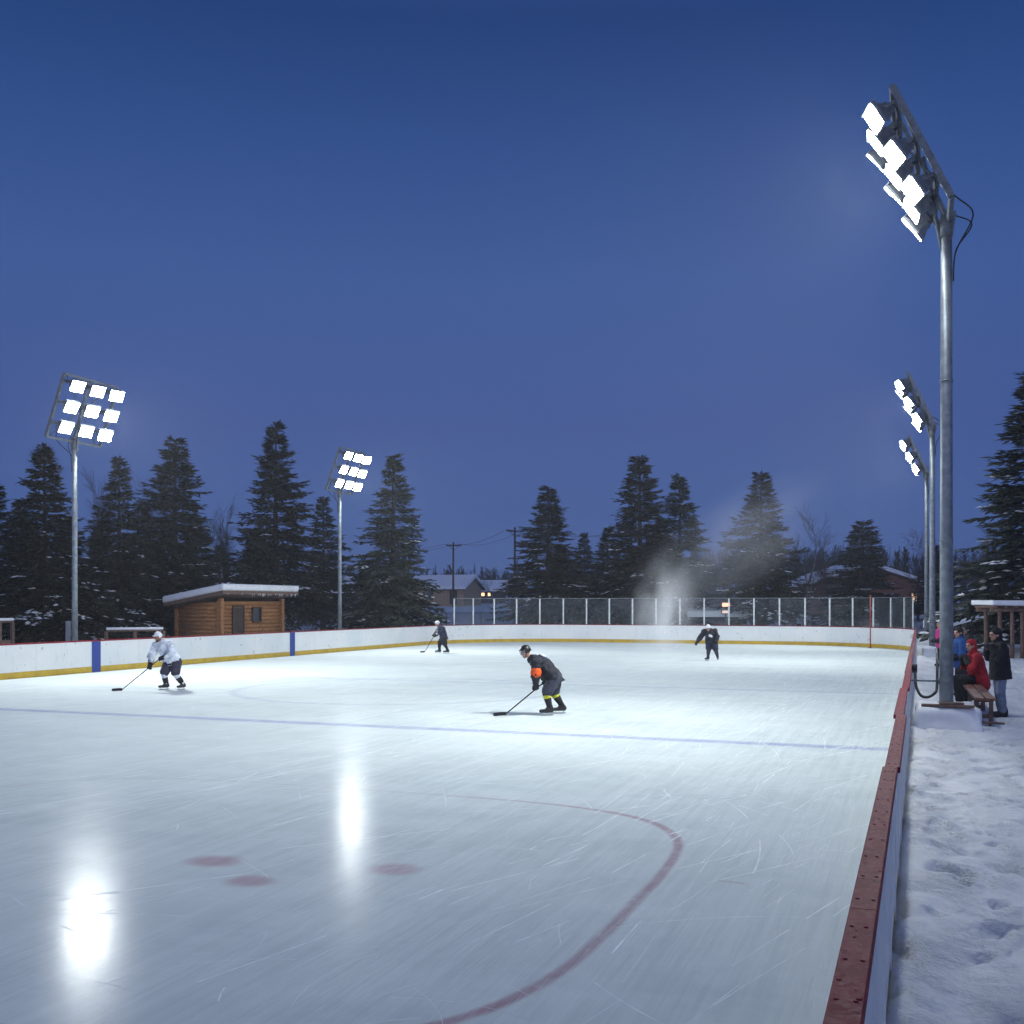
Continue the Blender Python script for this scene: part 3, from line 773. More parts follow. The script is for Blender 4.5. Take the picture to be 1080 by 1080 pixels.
bare(880, 575, 104, 1, 'leafless tree above the brick house roof', 3.0, 1.2)
bare(640, 600, 105, 2, 'reddish leafless tree between conifers behind the glass', 1.5, 1.3)

# far-off wood: one mass
bm = bmesh.new(); rnd = random.Random(99)
def far_tree(px, top, zc, kind):
    xw, yw = world(px, zc); zg = 2.3; H = EYE + (HOR - top) / F * zc - zg
    if kind == 0:
        n = 34
        for i in range(n * 5):
            t = rnd.uniform(.08, 1); a = rnd.uniform(0, 6.28); r_ = H * .17 * (1 - t) + .08
            p = Vector((xw, yw, zg + t * H)); d = Vector((math.cos(a), math.sin(a), -.25)); s_ = Vector((-d.y, d.x, .1)) * .22
            bm.faces.new((bm.verts.new(p), bm.verts.new(p + d * r_ * .6 + s_), bm.verts.new(p + d * r_), bm.verts.new(p + d * r_ * .6 - s_)))
        tube(bm, [(xw, yw, zg - .3), (xw, yw, zg + H)], [.15, .02], 3, False)
    else:
        tube(bm, [(xw, yw, zg - .3), (xw + rnd.gauss(0, .2), yw, zg + H * .55), (xw + rnd.gauss(0, .4), yw, zg + H)], [.14, .08, .02], 3, False, 1)
        for i in range(26):
            t = rnd.uniform(.25, .9); p = Vector((xw, yw, zg + t * H)); a = rnd.uniform(0, 6.28); L = H * rnd.uniform(.14, .34) * (1.15 - t)
            e_ = p + Vector((math.cos(a) * L * .6, math.sin(a) * L * .6, L)); tube(bm, [p, e_], [.07, .025], 3, False, 1)
            for q in range(6):
                m_ = p.lerp(e_, rnd.uniform(.3, 1)); tube(bm, [m_, m_ + Vector((rnd.gauss(0, L * .22), rnd.gauss(0, L * .22), rnd.uniform(.1, .5) * L))], [.045, .02], 3, False, 1)
for i in range(820):
    px = rnd.uniform(-60, 1150); zc = rnd.uniform(185, 260)
    top = 603 + rnd.gauss(0, 5) - (24 if px > 730 else 0) - (10 if px < 300 else 0) + (zc - 185) * .02
    far_tree(px, top, zc, 0 if rnd.random() < .30 else 1)
o = obj('far_wood', bm, ['needle', 'twig']); o['kind'] = 'stuff'; o['label'] = 'distant dark wood along the horizon beyond the snowfield'; o['category'] = 'wood'

# brush under the trees beyond the boards
bm = bmesh.new()
for i in range(420):
    if rnd.random() < .5: px, zc = rnd.uniform(-20, 340), rnd.uniform(44, 80)
    else: px, zc = rnd.uniform(560, 1000), rnd.uniform(70, 112)
    xw, yw = world(px, zc)
    if rink_sd(xw, yw) < 3.5: continue
    zg = ground_z(xw, yw)
    for q in range(rnd.randint(4, 9)):
        a = rnd.uniform(0, 6.28); h = rnd.uniform(.3, 1.3); tube(bm, [(xw, yw, zg - .05), (xw + math.cos(a) * h * .3, yw + math.sin(a) * h * .3, zg + h * .6), (xw + math.cos(a) * h * .6, yw + math.sin(a) * h * .6, zg + h)], [.016, .012, .006], 3, False)
o = obj('undergrowth', bm, 'twig'); o['kind'] = 'stuff'; o['label'] = 'leafless brush poking through the snow under the trees'; o['category'] = 'undergrowth'

# ------------------------------------------------------------------ log hut
def log_hut():
    x0, x1, y0, y1 = -34.45, -32.0, 44.0, 49.3; zf = .15
    t = thing('log_hut', 'small brown log hut with thick snow on its sloping roof', 'hut', (x1, y0, zf))
    L = y1 - y0; D = x1 - x0; hF, hB = 2.5, 2.08; lr = .105
    def wall(pts_fn, n): pass
    bm = bmesh.new(); n = int(hF / (lr * 1.85))
    spans = [(-.08, 1.0), (2.0, 2.62), (3.5, L + .08)]      # log lengths either side of the door and window
    for i in range(n):
        z = lr + i * lr * 1.85
        segs = []
        door = z < 2.02; win = 1.30 < z < 1.98
        if door and win: segs = [(-.15, .95), (1.92, 2.62), (3.42, L + .15)]
        elif door: segs = [(-.15, .95), (1.92, L + .15)]
        else: segs = [(-.15, L + .15)]
        for a, b_ in segs: tube(bm, [(-.02, a, z), (-.02, b_, z)], lr, 10)
    obj('wall', bm, 'log', t)
    for yy in (0, L):
        bm = bmesh.new()
        for i in range(n):
            z = lr * .6 + i * lr * 1.85
            top_x = -D if z < hB else -D * max(0, (hF - z) / (hF - hB))
            if z > hF - .1: continue
            tube(bm, [(.13, yy, z), (max(-D - .13, top_x - .13), yy, z)], lr, 10)
        obj('wall', bm, 'log', t)
    bm = bmesh.new()
    for i in range(int(hB / (lr * 1.85))): tube(bm, [(-D, -.15, lr + i * lr * 1.85), (-D, L + .15, lr + i * lr * 1.85)], lr, 8)
    obj('wall', bm, 'log', t)
    for yy in (-.02, L + .02):
        bm = bmesh.new(); box(bm, (.10, yy, hF / 2 - .03), (.22, .24, hF)); rounded(bm, .03); obj('corner_post', bm, 'log', t)
    bm = bmesh.new(); box(bm, (.05, 1.43, 1.0), (.08, .80, 2.0))
    for k in range(4): box(bm, (.096, 1.13 + .2 * k, 1.0), (.012, .17, 1.92))
    d = obj('door', bm, 'dark_wood', t)
    bm = bmesh.new()
    for yy in (.98, 1.88): box(bm, (.06, yy, 1.02), (.14, .09, 2.05))
    box(bm, (.06, 1.43, 2.08), (.14, .99, .09)); obj('door_frame', bm, 'dark_wood', t)
    bm = bmesh.new(); tube(bm, [(.10, 1.12, 1.0), (.16, 1.12, 1.0), (.16, 1.22, 1.0)], .014, 6); obj('handle', bm, 'steel', d)
    bm = bmesh.new()
    for yy in (2.66, 3.38): box(bm, (.07, yy, 1.64), (.14, .08, .74))
    for zz in (1.29, 2.0): box(bm, (.07, 3.02, zz), (.14, .80, .08))
    wf = obj('window', bm, 'dark_wood', t)
    bm = bmesh.new(); box(bm, (.03, 3.02, 1.64), (.02, .62, .62)); obj('pane', bm, 'pane', wf)
    # roof: high along the front, falling to the back
    ov = .62; sl = (hF - hB) / D
    def slab(z0, z1, o_, bevel, name, mat, par, seg=2):
        bm = bmesh.new(); vs = []
        for xx in (-D - .30 - o_, .75 + o_):
            for yy in (-.75 - o_, L + .62 + o_):
                for zz in (z0, z1): vs.append(bm.verts.new((xx, yy, hF + .06 + sl * xx + zz)))
        for q in ((0, 1, 3, 2), (4, 6, 7, 5), (0, 4, 5, 1), (2, 3, 7, 6), (0, 2, 6, 4), (1, 5, 7, 3)): bm.faces.new([vs[k] for k in q])
        bmesh.ops.recalc_face_normals(bm, faces=list(bm.faces))
        if bevel: rounded(bm, bevel, seg)
        return obj(name, bm, mat, par, bevel > .05)
    rf = slab(0, .16, 0, .01, 'roof', 'old_wood', t)
    slab(.163, .50, .05, .13, 'snow_cover', 'snow_cap', rf, 4)
    bm = bmesh.new()
    rnd = random.Random(2)
    for k in range(34):
        yy = rnd.uniform(-.7, L + .6); h = rnd.uniform(.04, .18); xx = .77
        zz = hF + .06 + sl * xx + .02; tube(bm, [(xx, yy, zz), (xx, yy, zz - h)], [.018, .003], 5)
    obj('icicle', bm, 'snow_cap', rf)
    return t
log_hut()

# snowy rail bench left of the hut
def rail(px0, px1, zc, ztop, label, name='rail_fence', cat='fence', snow=True):
    a, b_ = Vector((*world(px0, zc), 0)), Vector((*world(px1, zc + .8), 0)); n = max(2, int((b_ - a).length / 1.6))
    t = thing(name, label, cat, (a.x, a.y, ground_z(a.x, a.y)))
    for i in range(n + 1):
        p = a.lerp(b_, i / n) - a; bm = bmesh.new(); box(bm, (p.x, p.y, ztop / 2 - .1), (.11, .11, ztop + .15)); obj('post', bm, 'old_wood', t)
    bm = bmesh.new(); beam(bm, (0, 0, ztop), (b_ - a) + Vector((0, 0, ztop)), .22, .06); beam(bm, (0, 0, ztop * .5), (b_ - a) + Vector((0, 0, ztop * .5)), .06, .14); obj('rail', bm, 'old_wood', t)
    bm = bmesh.new(); beam(bm, (0, 0, ztop + .085), (b_ - a) + Vector((0, 0, ztop + .085)), .26, .10); rounded(bm, .035, 3); obj('snow_cover', bm, 'snow_cap', t, True)
    return t
rail(112, 172, 44, 1.15, 'snow topped wooden rail behind the white player, left of the hut')
rail(-14, 13, 40, 1.55, 'snow topped wooden rail at the left picture edge')

# chain-link fence beyond the far left boards
def chain_fence(px0, z0, px1, z1, h, label):
    a, b_ = Vector((*world(px0, z0), 0)), Vector((*world(px1, z1), 0)); d = b_ - a; L = d.length; ang = math.atan2(d.y, d.x)
    zg = min(ground_z(a.x, a.y), ground_z(b_.x, b_.y)) - .1
    t = thing('chain_link_fence', label, 'fence', (a.x, a.y, zg), ang); n = int(L / 3.0)
    for i in range(n + 1):
        bm = bmesh.new(); tube(bm, [(L * i / n, 0, -.3), (L * i / n, 0, h + .05)], .035, 8); obj('post', bm, 'galv_dark', t)
    bm = bmesh.new(); tube(bm, [(0, 0, h), (L, 0, h)], .028, 8); tube(bm, [(0, 0, .15), (L, 0, .15)], .012, 6); obj('rail', bm, 'galv_dark', t)
    bm = bmesh.new(); box(bm, (L / 2, .03, h / 2), (L, .004, h)); obj('mesh', bm, 'chain', t)
chain_fence(196, 62, 575, 82, 1.75, 'dark chain link fence across the snow behind the left corner of the boards')

# ------------------------------------------------------------------ houses beyond
def house(px, zc, wid, dep, wall_h, ridge, mat, label, rz=0.0, windows=(), gable_front=False, roof_pitch=None, name='house', extra=None, base=0.0):
    xw, yw = world(px, zc); zg = ground_z(xw, yw) - .25 + base
    t = thing(name, label, 'house' if name == 'house' else name.replace('_', ' '), (xw, yw, zg), YAW + rz)
    hw, hd = wid / 2, dep / 2
    bm = bmesh.new()
    if gable_front: prof = [(-hw, 0), (hw, 0), (hw, wall_h), (0, ridge), (-hw, wall_h)]; pt = lambda p, s_: (p[0], s_ * hd, p[1])
    else: prof = [(-hd, 0), (hd, 0), (hd, wall_h), (0, ridge), (-hd, wall_h)]; pt = lambda p, s_: (s_ * hw, p[0], p[1])
    A = [bm.verts.new(pt(p, -1)) for p in prof]; B_ = [bm.verts.new(pt(p, 1)) for p in prof]
    bm.faces.new(A); bm.faces.new(B_[::-1])
    for k in range(5): bm.faces.new((A[k], B_[k], B_[(k + 1) % 5], A[(k + 1) % 5]))
    bmesh.ops.recalc_face_normals(bm, faces=list(bm.faces)); obj('wall', bm, mat, t)
    def roof(off, th, ov, nm, m, par):
        bm = bmesh.new(); half = hw if gable_front else hd; ln = hd if gable_front else hw; k_ = (ridge - wall_h) / half
        P_ = [(-half - ov, wall_h - k_ * ov + off), (0, ridge + off), (half + ov, wall_h - k_ * ov + off), (half + ov, wall_h - k_ * ov + off + th), (0, ridge + off + th), (-half - ov, wall_h - k_ * ov + off + th)]
        q = lambda p, s_: (p[0], s_ * (ln + ov), p[1]) if gable_front else (s_ * (ln + ov), p[0], p[1])
        A = [bm.verts.new(q(p, -1)) for p in P_]; B_ = [bm.verts.new(q(p, 1)) for p in P_]
        for i in range(6): bm.faces.new((A[i], B_[i], B_[(i + 1) % 6], A[(i + 1) % 6]))
        for r_ in (A, B_): bm.faces.new((r_[0], r_[1], r_[4], r_[5])); bm.faces.new((r_[1], r_[2], r_[3], r_[4]))
        bmesh.ops.recalc_face_normals(bm, faces=list(bm.faces)); return obj(nm, bm, m, par)
    rf = roof(.01, .14, .5, 'roof', 'dark_wood', t); roof(.155, .42, .55, 'snow_cover', 'snow_cap', rf)
    for (wx, wz, ww, wh, m) in windows:
        bm = bmesh.new()
        for sx in (-1, 1): box(bm, (wx + sx * (ww / 2 + .04), -hd - .02, wz), (.08, .08, wh + .16))
        for sz in (-1, 1): box(bm, (wx, -hd - .02, wz + sz * (wh / 2 + .04)), (ww, .08, .08))
        f = obj('window', bm, 'dark_wood', t); bm = bmesh.new(); box(bm, (wx, -hd - .005, wz), (ww, .02, wh)); obj('pane', bm, m, f)
    if extra: extra(t, hw, hd)
    return t
house(470, 150, 8.2, 6, 2.5, 3.9, 'tan_siding', 'low tan house with snowy roof right of the lone lit conifer', R(-22), [(-1.2, 1.5, 1.2, 1.1, 'pane'), (2.6, 1.4, .9, 1.9, 'dark_wood')])
house(366, 128, 7.0, 6, 2.4, 3.8, 'dark_siding', 'dark house with snowy roof behind the second left floodlight pole', R(10), [(-2.2, 1.6, .8, .8, 'warm_dim'), (2.0, 1.6, 1.0, .9, 'pane')])
house(240, 122, 9.0, 6, 2.6, 4.4, 'brick_red', 'reddish house standing in for a sky glow between conifers above the hut roof', R(5), [(-2.0, 1.8, 1.6, .9, 'warm_dim'), (1.6, 1.8, 1.2, .9, 'warm_dim')])  # house and lit windows stand in for reddish sky glow behind the hut
house(513, 175, 6.0, 5, 2.2, 3.4, 'dark_siding', 'far dark cabin with two small warm windows beside the utility pole', 0, [(-.5, 1.6, .5, .5, 'warm'), (.5, 1.6, .4, .5, 'warm')])
house(900, 118, 13.5, 8, 3.1, 5.2, 'brick_red', 'brown brick house with snowy gable roof behind the bushy conifer', R(4), [(5.1, 1.9, .7, .9, 'warm'), (-4.4, 1.8, 1.2, 1.0, 'pane'), (2.8, 1.8, 1.1, 1.0, 'pane')], gable_front=True)
house(755, 80, 3.9, 2.6, 1.2, 1.5, 'grey_siding', 'grey shed with snowy roof behind the glass and the right player', R(2), [(.8, .6, .6, .6, 'dark_wood')], name='shed', base=.3)
house(1036, 62, 4.4, 2.2, 1.25, 1.6, 'dark_siding', 'long dark low shed with snowy roof behind the spectators', R(4), [], name='shed', base=-.1)

# orange lit sign
xw, yw = world(765.5, 75); zg = ground_z(xw, yw)
t = thing('lit_sign', 'small glowing orange sign on a post above the grey shed', 'sign', (xw, yw, zg - .1), YAW)
bm = bmesh.new(); tube(bm, [(0, 0, -.2), (0, 0, 1.9)], .06, 8); obj('post', bm, 'galv_dark', t)
bm = bmesh.new(); box(bm, (0, 0, 2.35), (.62, .16, .34)); box(bm, (-.06, .0, 1.85), (.5, .14, .28)); rounded(bm, .03); sg = obj('cabinet', bm, 'dark_wood', t)
bm = bmesh.new(); box(bm, (0, -.09, 2.35), (.54, .02, .26)); obj('sign_face', bm, 'orange_lit', sg)
bm = bmesh.new(); box(bm, (-.06, -.08, 1.85), (.42, .02, .20)); obj('sign_face', bm, 'warm_dim', sg)

# rustic timber shelter at the right edge with snow on its roof beams
xw, yw = world(1078, 44); zg = ground_z(xw, yw)
t = thing('timber_shelter', 'rustic timber shelter on log posts with snowy top at the right edge', 'shelter', (xw, yw, zg - .1), YAW)
for sx in (-.92, -.42, .0, .55, 1.2):
    for sy in ((0, 1.3) if sx in (-.92, 1.2) else (0,)):
        bm = bmesh.new(); tube(bm, [(sx, sy, -.2), (sx + .02, sy, 1.0), (sx, sy, 2.02)], [.10, .085, .08], 9); obj('post', bm, 'old_wood', t)
bm = bmesh.new(); tube(bm, [(-1.3, 0, 2.08), (1.7, 0, 2.1)], .085, 8); tube(bm, [(-1.3, 1.3, 2.08), (1.7, 1.3, 2.1)], .085, 8)
for k in range(8): tube(bm, [(-1.2 + .4 * k, -.35, 2.2), (-1.2 + .4 * k, 1.6, 2.2)], .06, 7)
rf = obj('roof', bm, 'old_wood', t)
bm = bmesh.new(); box(bm, (.2, .6, 2.36), (3.2, 2.1, .2)); rounded(bm, .07, 3)
bmesh.ops.subdivide_edges(bm, edges=list(bm.edges), cuts=2)
for v in bm.verts: v.co.z += .05 * mnoise.noise(v.co * 2.1)
obj('snow_cover', bm, 'snow_cap', rf, True)
bm = bmesh.new(); tube(bm, [(.62, -.02, .9), (.62, -.02, 1.0)], .10, 12); ball(bm, (.62, -.03, 1.03), .085, 10)
o = bpy.data.objects.new('lantern', None)
lt = obj('lantern', bm, 'red_lit'); lt.location = (xw, yw, zg - .1); lt.rotation_euler = (0, 0, YAW)
tag(lt, 'small glowing red lantern by the timber shelter at the right edge', 'lantern')

# utility poles and wires
def upole(px, top, zc, label):
    xw, yw = world(px, zc); zg = ground_z(xw, yw); H = EYE + (HOR - top) / F * zc - zg
    t = thing('utility_pole', label, 'utility pole', (xw, yw, zg - .1), YAW + .5, 'utility poles on the snowfield')
    bm = bmesh.new(); tube(bm, [(0, 0, -.3), (0, 0, H)], [.16, .11], 8); obj('pole', bm, 'dark_wood', t)
    bm = bmesh.new(); box(bm, (0, -.14, H - .45), (2.2, .12, .14)); beam(bm, (-.7, -.14, H - .5), (0, -.1, H - 1.1), .05, .05); beam(bm, (.7, -.14, H - .5), (0, -.1, H - 1.1), .05, .05); ca = obj('crossarm', bm, 'dark_wood', t)
    for sx in (-1, -.5, .5, 1):
        bm = bmesh.new(); tube(bm, [(sx, -.14, H - .38), (sx, -.14, H - .22)], .045, 6); obj('insulator', bm, 'galv_dark', ca)
    return (Vector((xw, yw, zg - .1)), H)
uA = upole(478, 571, 140, 'utility pole standing in front of the tan house'); uB = upole(543, 555, 118, 'taller utility pole left of the centre left conifer')
bm = bmesh.new(); ex = Vector((math.cos(YAW + .5), math.sin(YAW + .5), 0))
far = Vector((*world(330, 190), 10.5)); nearp = Vector((*world(700, 96), 9.0))
for sx in (-1, 1):
    A, B_ = uA[0] + Vector((0, 0, uA[1] - .25)) + ex * sx, uB[0] + Vector((0, 0, uB[1] - .25)) + ex * sx
    for p, q in ((far + ex * sx, A), (A, B_), (B_, nearp + ex * sx)):
        tube(bm, [p.lerp(q, k / 10) - Vector((0, 0, 4 * .7 * (k / 10) * (1 - k / 10))) for k in range(11)], .018, 4, False)
tag(obj('power_line', bm, 'black'), 'thin power wires strung between the two utility poles', 'power line')

# ------------------------------------------------------------------ figures
TMP = bpy.data.scenes.new('workbench'); TMP.view_layers[0].update()      # a side scene where skins are grown, removed at the end
def solid(name, shapes, voxel, mat, parent, fold=0.0, fs=9.0, smooth=4, cuts=()):
    """union of tapered limbs and ellipsoids grown into one continuous skin"""
    bm = bmesh.new()
    for sh in shapes:
        if sh[0] == 'c':
            _, a, ra, b_, rb = sh; a, b_ = Vector(a), Vector(b_); n = 10
            if (b_ - a).length < 1e-4: ball(bm, a, ra, 12); continue
            ball(bm, a, ra, 12); ball(bm, b_, rb, 12); tube(bm, [a, b_], [ra, rb], 14)
        elif sh[0] == 'e':
            _, c_, s_, rot = sh; T = Matrix.Translation(Vector(c_)) @ rot.to_4x4()
            for v in ball(bm, (0, 0, 0), s_, 14): v.co = T @ v.co
        elif sh[0] == 'b':
            _, a, b_, w_, h_ = sh; beam(bm, a, b_, w_, h_)
    me = bpy.data.meshes.new(name); bm.to_mesh(me); bm.free()
    tmp = bpy.data.objects.new('tmp', me); TMP.collection.objects.link(tmp)
    m = tmp.modifiers.new('r', 'REMESH'); m.mode = 'VOXEL'; m.voxel_size = voxel
    if smooth: s_ = tmp.modifiers.new('s', 'SMOOTH'); s_.iterations = smooth; s_.factor = .5
    with bpy.context.temp_override(scene=TMP, view_layer=TMP.view_layers[0]):
        dg = bpy.context.evaluated_depsgraph_get(); me2 = bpy.data.meshes.new_from_object(tmp.evaluated_get(dg))
    me2.name = name
    bpy.data.objects.remove(tmp); bpy.data.meshes.remove(me)
    if fold:
        n = len(me2.vertices); co = np.empty(n * 3, np.float32); no = np.empty(n * 3, np.float32)
        me2.vertices.foreach_get('co', co); me2.vertices.foreach_get('normal', no); co = co.reshape(-1, 3); no = no.reshape(-1, 3)
        k = np.array([mnoise.noise(Vector(c) * fs) + .5 * mnoise.noise(Vector(c) * fs * 2.3) for c in co.tolist()], np.float32)
        co += no * (fold * k)[:, None]; me2.vertices.foreach_set('co', co.ravel()); me2.update()
    if cuts:      # hems: drop the cloth beyond each plane, then give the edge a thickness
        bm = bmesh.new(); bm.from_mesh(me2)
        for p, n_ in cuts: bmesh.ops.bisect_plane(bm, geom=list(bm.verts) + list(bm.edges) + list(bm.faces), plane_co=p, plane_no=n_, clear_outer=True)
        bm.to_mesh(me2); bm.free()
    o = obj(name, me2, mat, parent, True); return o

ID = Matrix.Identity(3)
def V(*a): return Vector(a)
def lerp(a, b_, t): return Vector(a).lerp(Vector(b_), t)
def facing_rot(f):
    f = Vector(f).normalized(); s_ = f.cross(Vector((0, 0, 1))).normalized(); u = s_.cross(f)
    return Matrix((s_, f, u)).transposed()        # columns: right, forward, up

def hand(J, wrist, grip, side):
    """palm, four unequal curled fingers and a thumb"""
    w_, g_ = Vector(wrist), Vector(grip); d = (g_ - w_)
    d = d.normalized() if d.length > 1e-4 else Vector((0, 0, -1)); u, v = frame_from(d)
    out = [('c', w_, .030, w_ + d * .06, .040)]
    for k, L in enumerate((.060, .072, .068, .052)):
        a = w_ + d * .075 + u * ((k - 1.5) * .020); b_ = a + d * (L * .55); c_ = b_ + v * (L * .5) + d * .012; e_ = c_ - d * .03
        out += [('c', a, .0105, b_, .010), ('c', b_, .010, c_, .009), ('c', c_, .009, e_, .008)]
    th = w_ + d * .03 + u * .036 * side; out += [('c', th, .013, th + u * .02 * side + d * .03 + v * .015, .011), ('c', th + u * .02 * side + d * .03 + v * .015, .011, th + d * .055 + v * .045, .009)]
    return out

def head_shapes(c_, rot):
    P_ = lambda x, y, z: Vector(c_) + rot @ Vector((x, y, z))
    return [('e', P_(0, -.01, .025), (.076, .096, .098), rot), ('e', P_(0, .025, -.045), (.058, .068, .072), rot), ('e', P_(0, .06, -.085), (.03, .03, .028), rot),
            ('c', P_(0, .088, .012), .010, P_(0, .112, -.020), .015), ('e', P_(.078, -.01, -.01), (.012, .024, .034), rot), ('e', P_(-.078, -.01, -.01), (.012, .024, .034), rot),
            ('c', P_(-.04, .082, .035), .012, P_(.04, .082, .035), .012)], P_

def person(label, loc, J, look, skin='skin', group=None, scale=1.0, rz=YAW):
    t = thing('person', label, 'person', loc, rz, group); t.scale = (scale,) * 3
    rot = facing_rot(look); hs, P_ = head_shapes(J['head'], rot)
    neck0 = Vector(J['neck']); sh = hs + [('c', neck0, .058, Vector(J['head']) + rot @ Vector((0, -.02, -.06)), .050)]
    chest, pel = Vector(J['chest']), Vector(J['pelvis'])
    sh += [('c', pel, .125, chest, .135), ('c', chest, .125, neck0, .07)]
    for s_ in ('l', 'r'):
        shd, el, wr, hip, kn, an, toe = (Vector(J[k + s_]) for k in ('sh', 'el', 'wr', 'hip', 'kn', 'an', 'toe'))
        sh += [('c', lerp(chest, neck0, .5), .085, shd, .062), ('c', shd, .056, el, .043), ('c', el, .042, wr, .030)]
        sh += hand(J, wr, Vector(J.get('gr' + s_, wr + (wr - el).normalized() * .1)), 1 if s_ == 'l' else -1)
        sh += [('c', pel, .11, hip, .095), ('c', hip, .092, kn, .060), ('c', kn, .058, lerp(kn, an, .35), .056), ('c', lerp(kn, an, .35), .056, an, .038), ('c', an, .036, lerp(an, toe, .22) + Vector((0, 0, .01)), .022)]
    body = solid('body', sh, .011, skin, t, 0, 9, 2)
    # eyes and mouth set into the face
    bm = bmesh.new()
    for sx in (-.032, .032): ball(bm, P_(sx, .083, .012), .012, 8)
    tube(bm, [P_(-.022, .090, -.058), P_(0, .097, -.056), P_(.022, .090, -.058)], .006, 6)
    obj('eyes_and_mouth', bm, 'eye', body)
    return t, rot, P_

def arms(J, r0=.075, r1=.06, r2=.05, k=1.0, padded=False):
    out = []
    for s_ in ('l', 'r'):
        shd, el, wr = (Vector(J[a + s_]) for a in ('sh', 'el', 'wr'))
        out += [('c', shd, r0, el, r1), ('c', el, r1 * 1.05, lerp(el, wr, k), r2)]
        if padded: out += [('c', shd, r0 * 1.22, shd, r0 * 1.22)]
    return out

def skate(J, s_, parent, dark='leather'):
    an, toe = Vector(J['an' + s_]), Vector(J['toe' + s_]); d = (toe - an); d.z = 0; d = d.normalized() if d.length > .01 else Vector((-1, 0, 0))
    heel = an - d * .04; up = (Vector(J['kn' + s_]) - an).normalized(); z0 = toe.z
    A = heel.copy(); A.z = toe.z + .065; B_ = heel + d * .235; B_.z = toe.z + .055
    b_ = solid('skate', [('c', A, .048, B_, .038), ('c', A + Vector((0, 0, .01)), .052, an + up * .10, .060), ('c', lerp(A, B_, .5), .047, an + up * .03 + d * .02, .045), ('c', an + up * .04, .05, an + up * .14 - d * .02, .052)], .011, dark, parent, .002)
    bm = bmesh.new(); b0, b1 = A - d * .03, B_ + d * .03
    for p, z_ in ((A + d * .02, 0), (B_ - d * .04, 0)): box(bm, (p.x, p.y, z0 + .012), (.02, .02, .045))
    b0.z = b1.z = z0 - .022; beam(bm, b0, b1, .006, .034); obj('blade', bm, 'steel', b_)

def glove(J, s_, mat, parent):
    wr, el = Vector(J['wr' + s_]), Vector(J['el' + s_]); d = (wr - el).normalized(); g_ = Vector(J.get('gr' + s_, wr + d * .1)); dg_ = (g_ - wr).normalized(); u, v = frame_from(dg_)
    sh = [('c', wr - d * .09, .078, wr, .062), ('c', wr, .058, wr + dg_ * .075, .060)]
    for k, L in enumerate((.075, .09, .085, .065)):
        a = wr + dg_ * .08 + u * ((k - 1.5) * .034); b_ = a + dg_ * (L * .5); c_ = b_ + v * L * .55
        sh += [('c', a, .020, b_, .019), ('c', b_, .019, c_, .016)]
    th = wr + dg_ * .03 + u * .06; sh += [('c', th, .022, th + dg_ * .06 + v * .04, .017)]
    return solid('glove', sh, .009, mat, parent, .002, 30, 2)

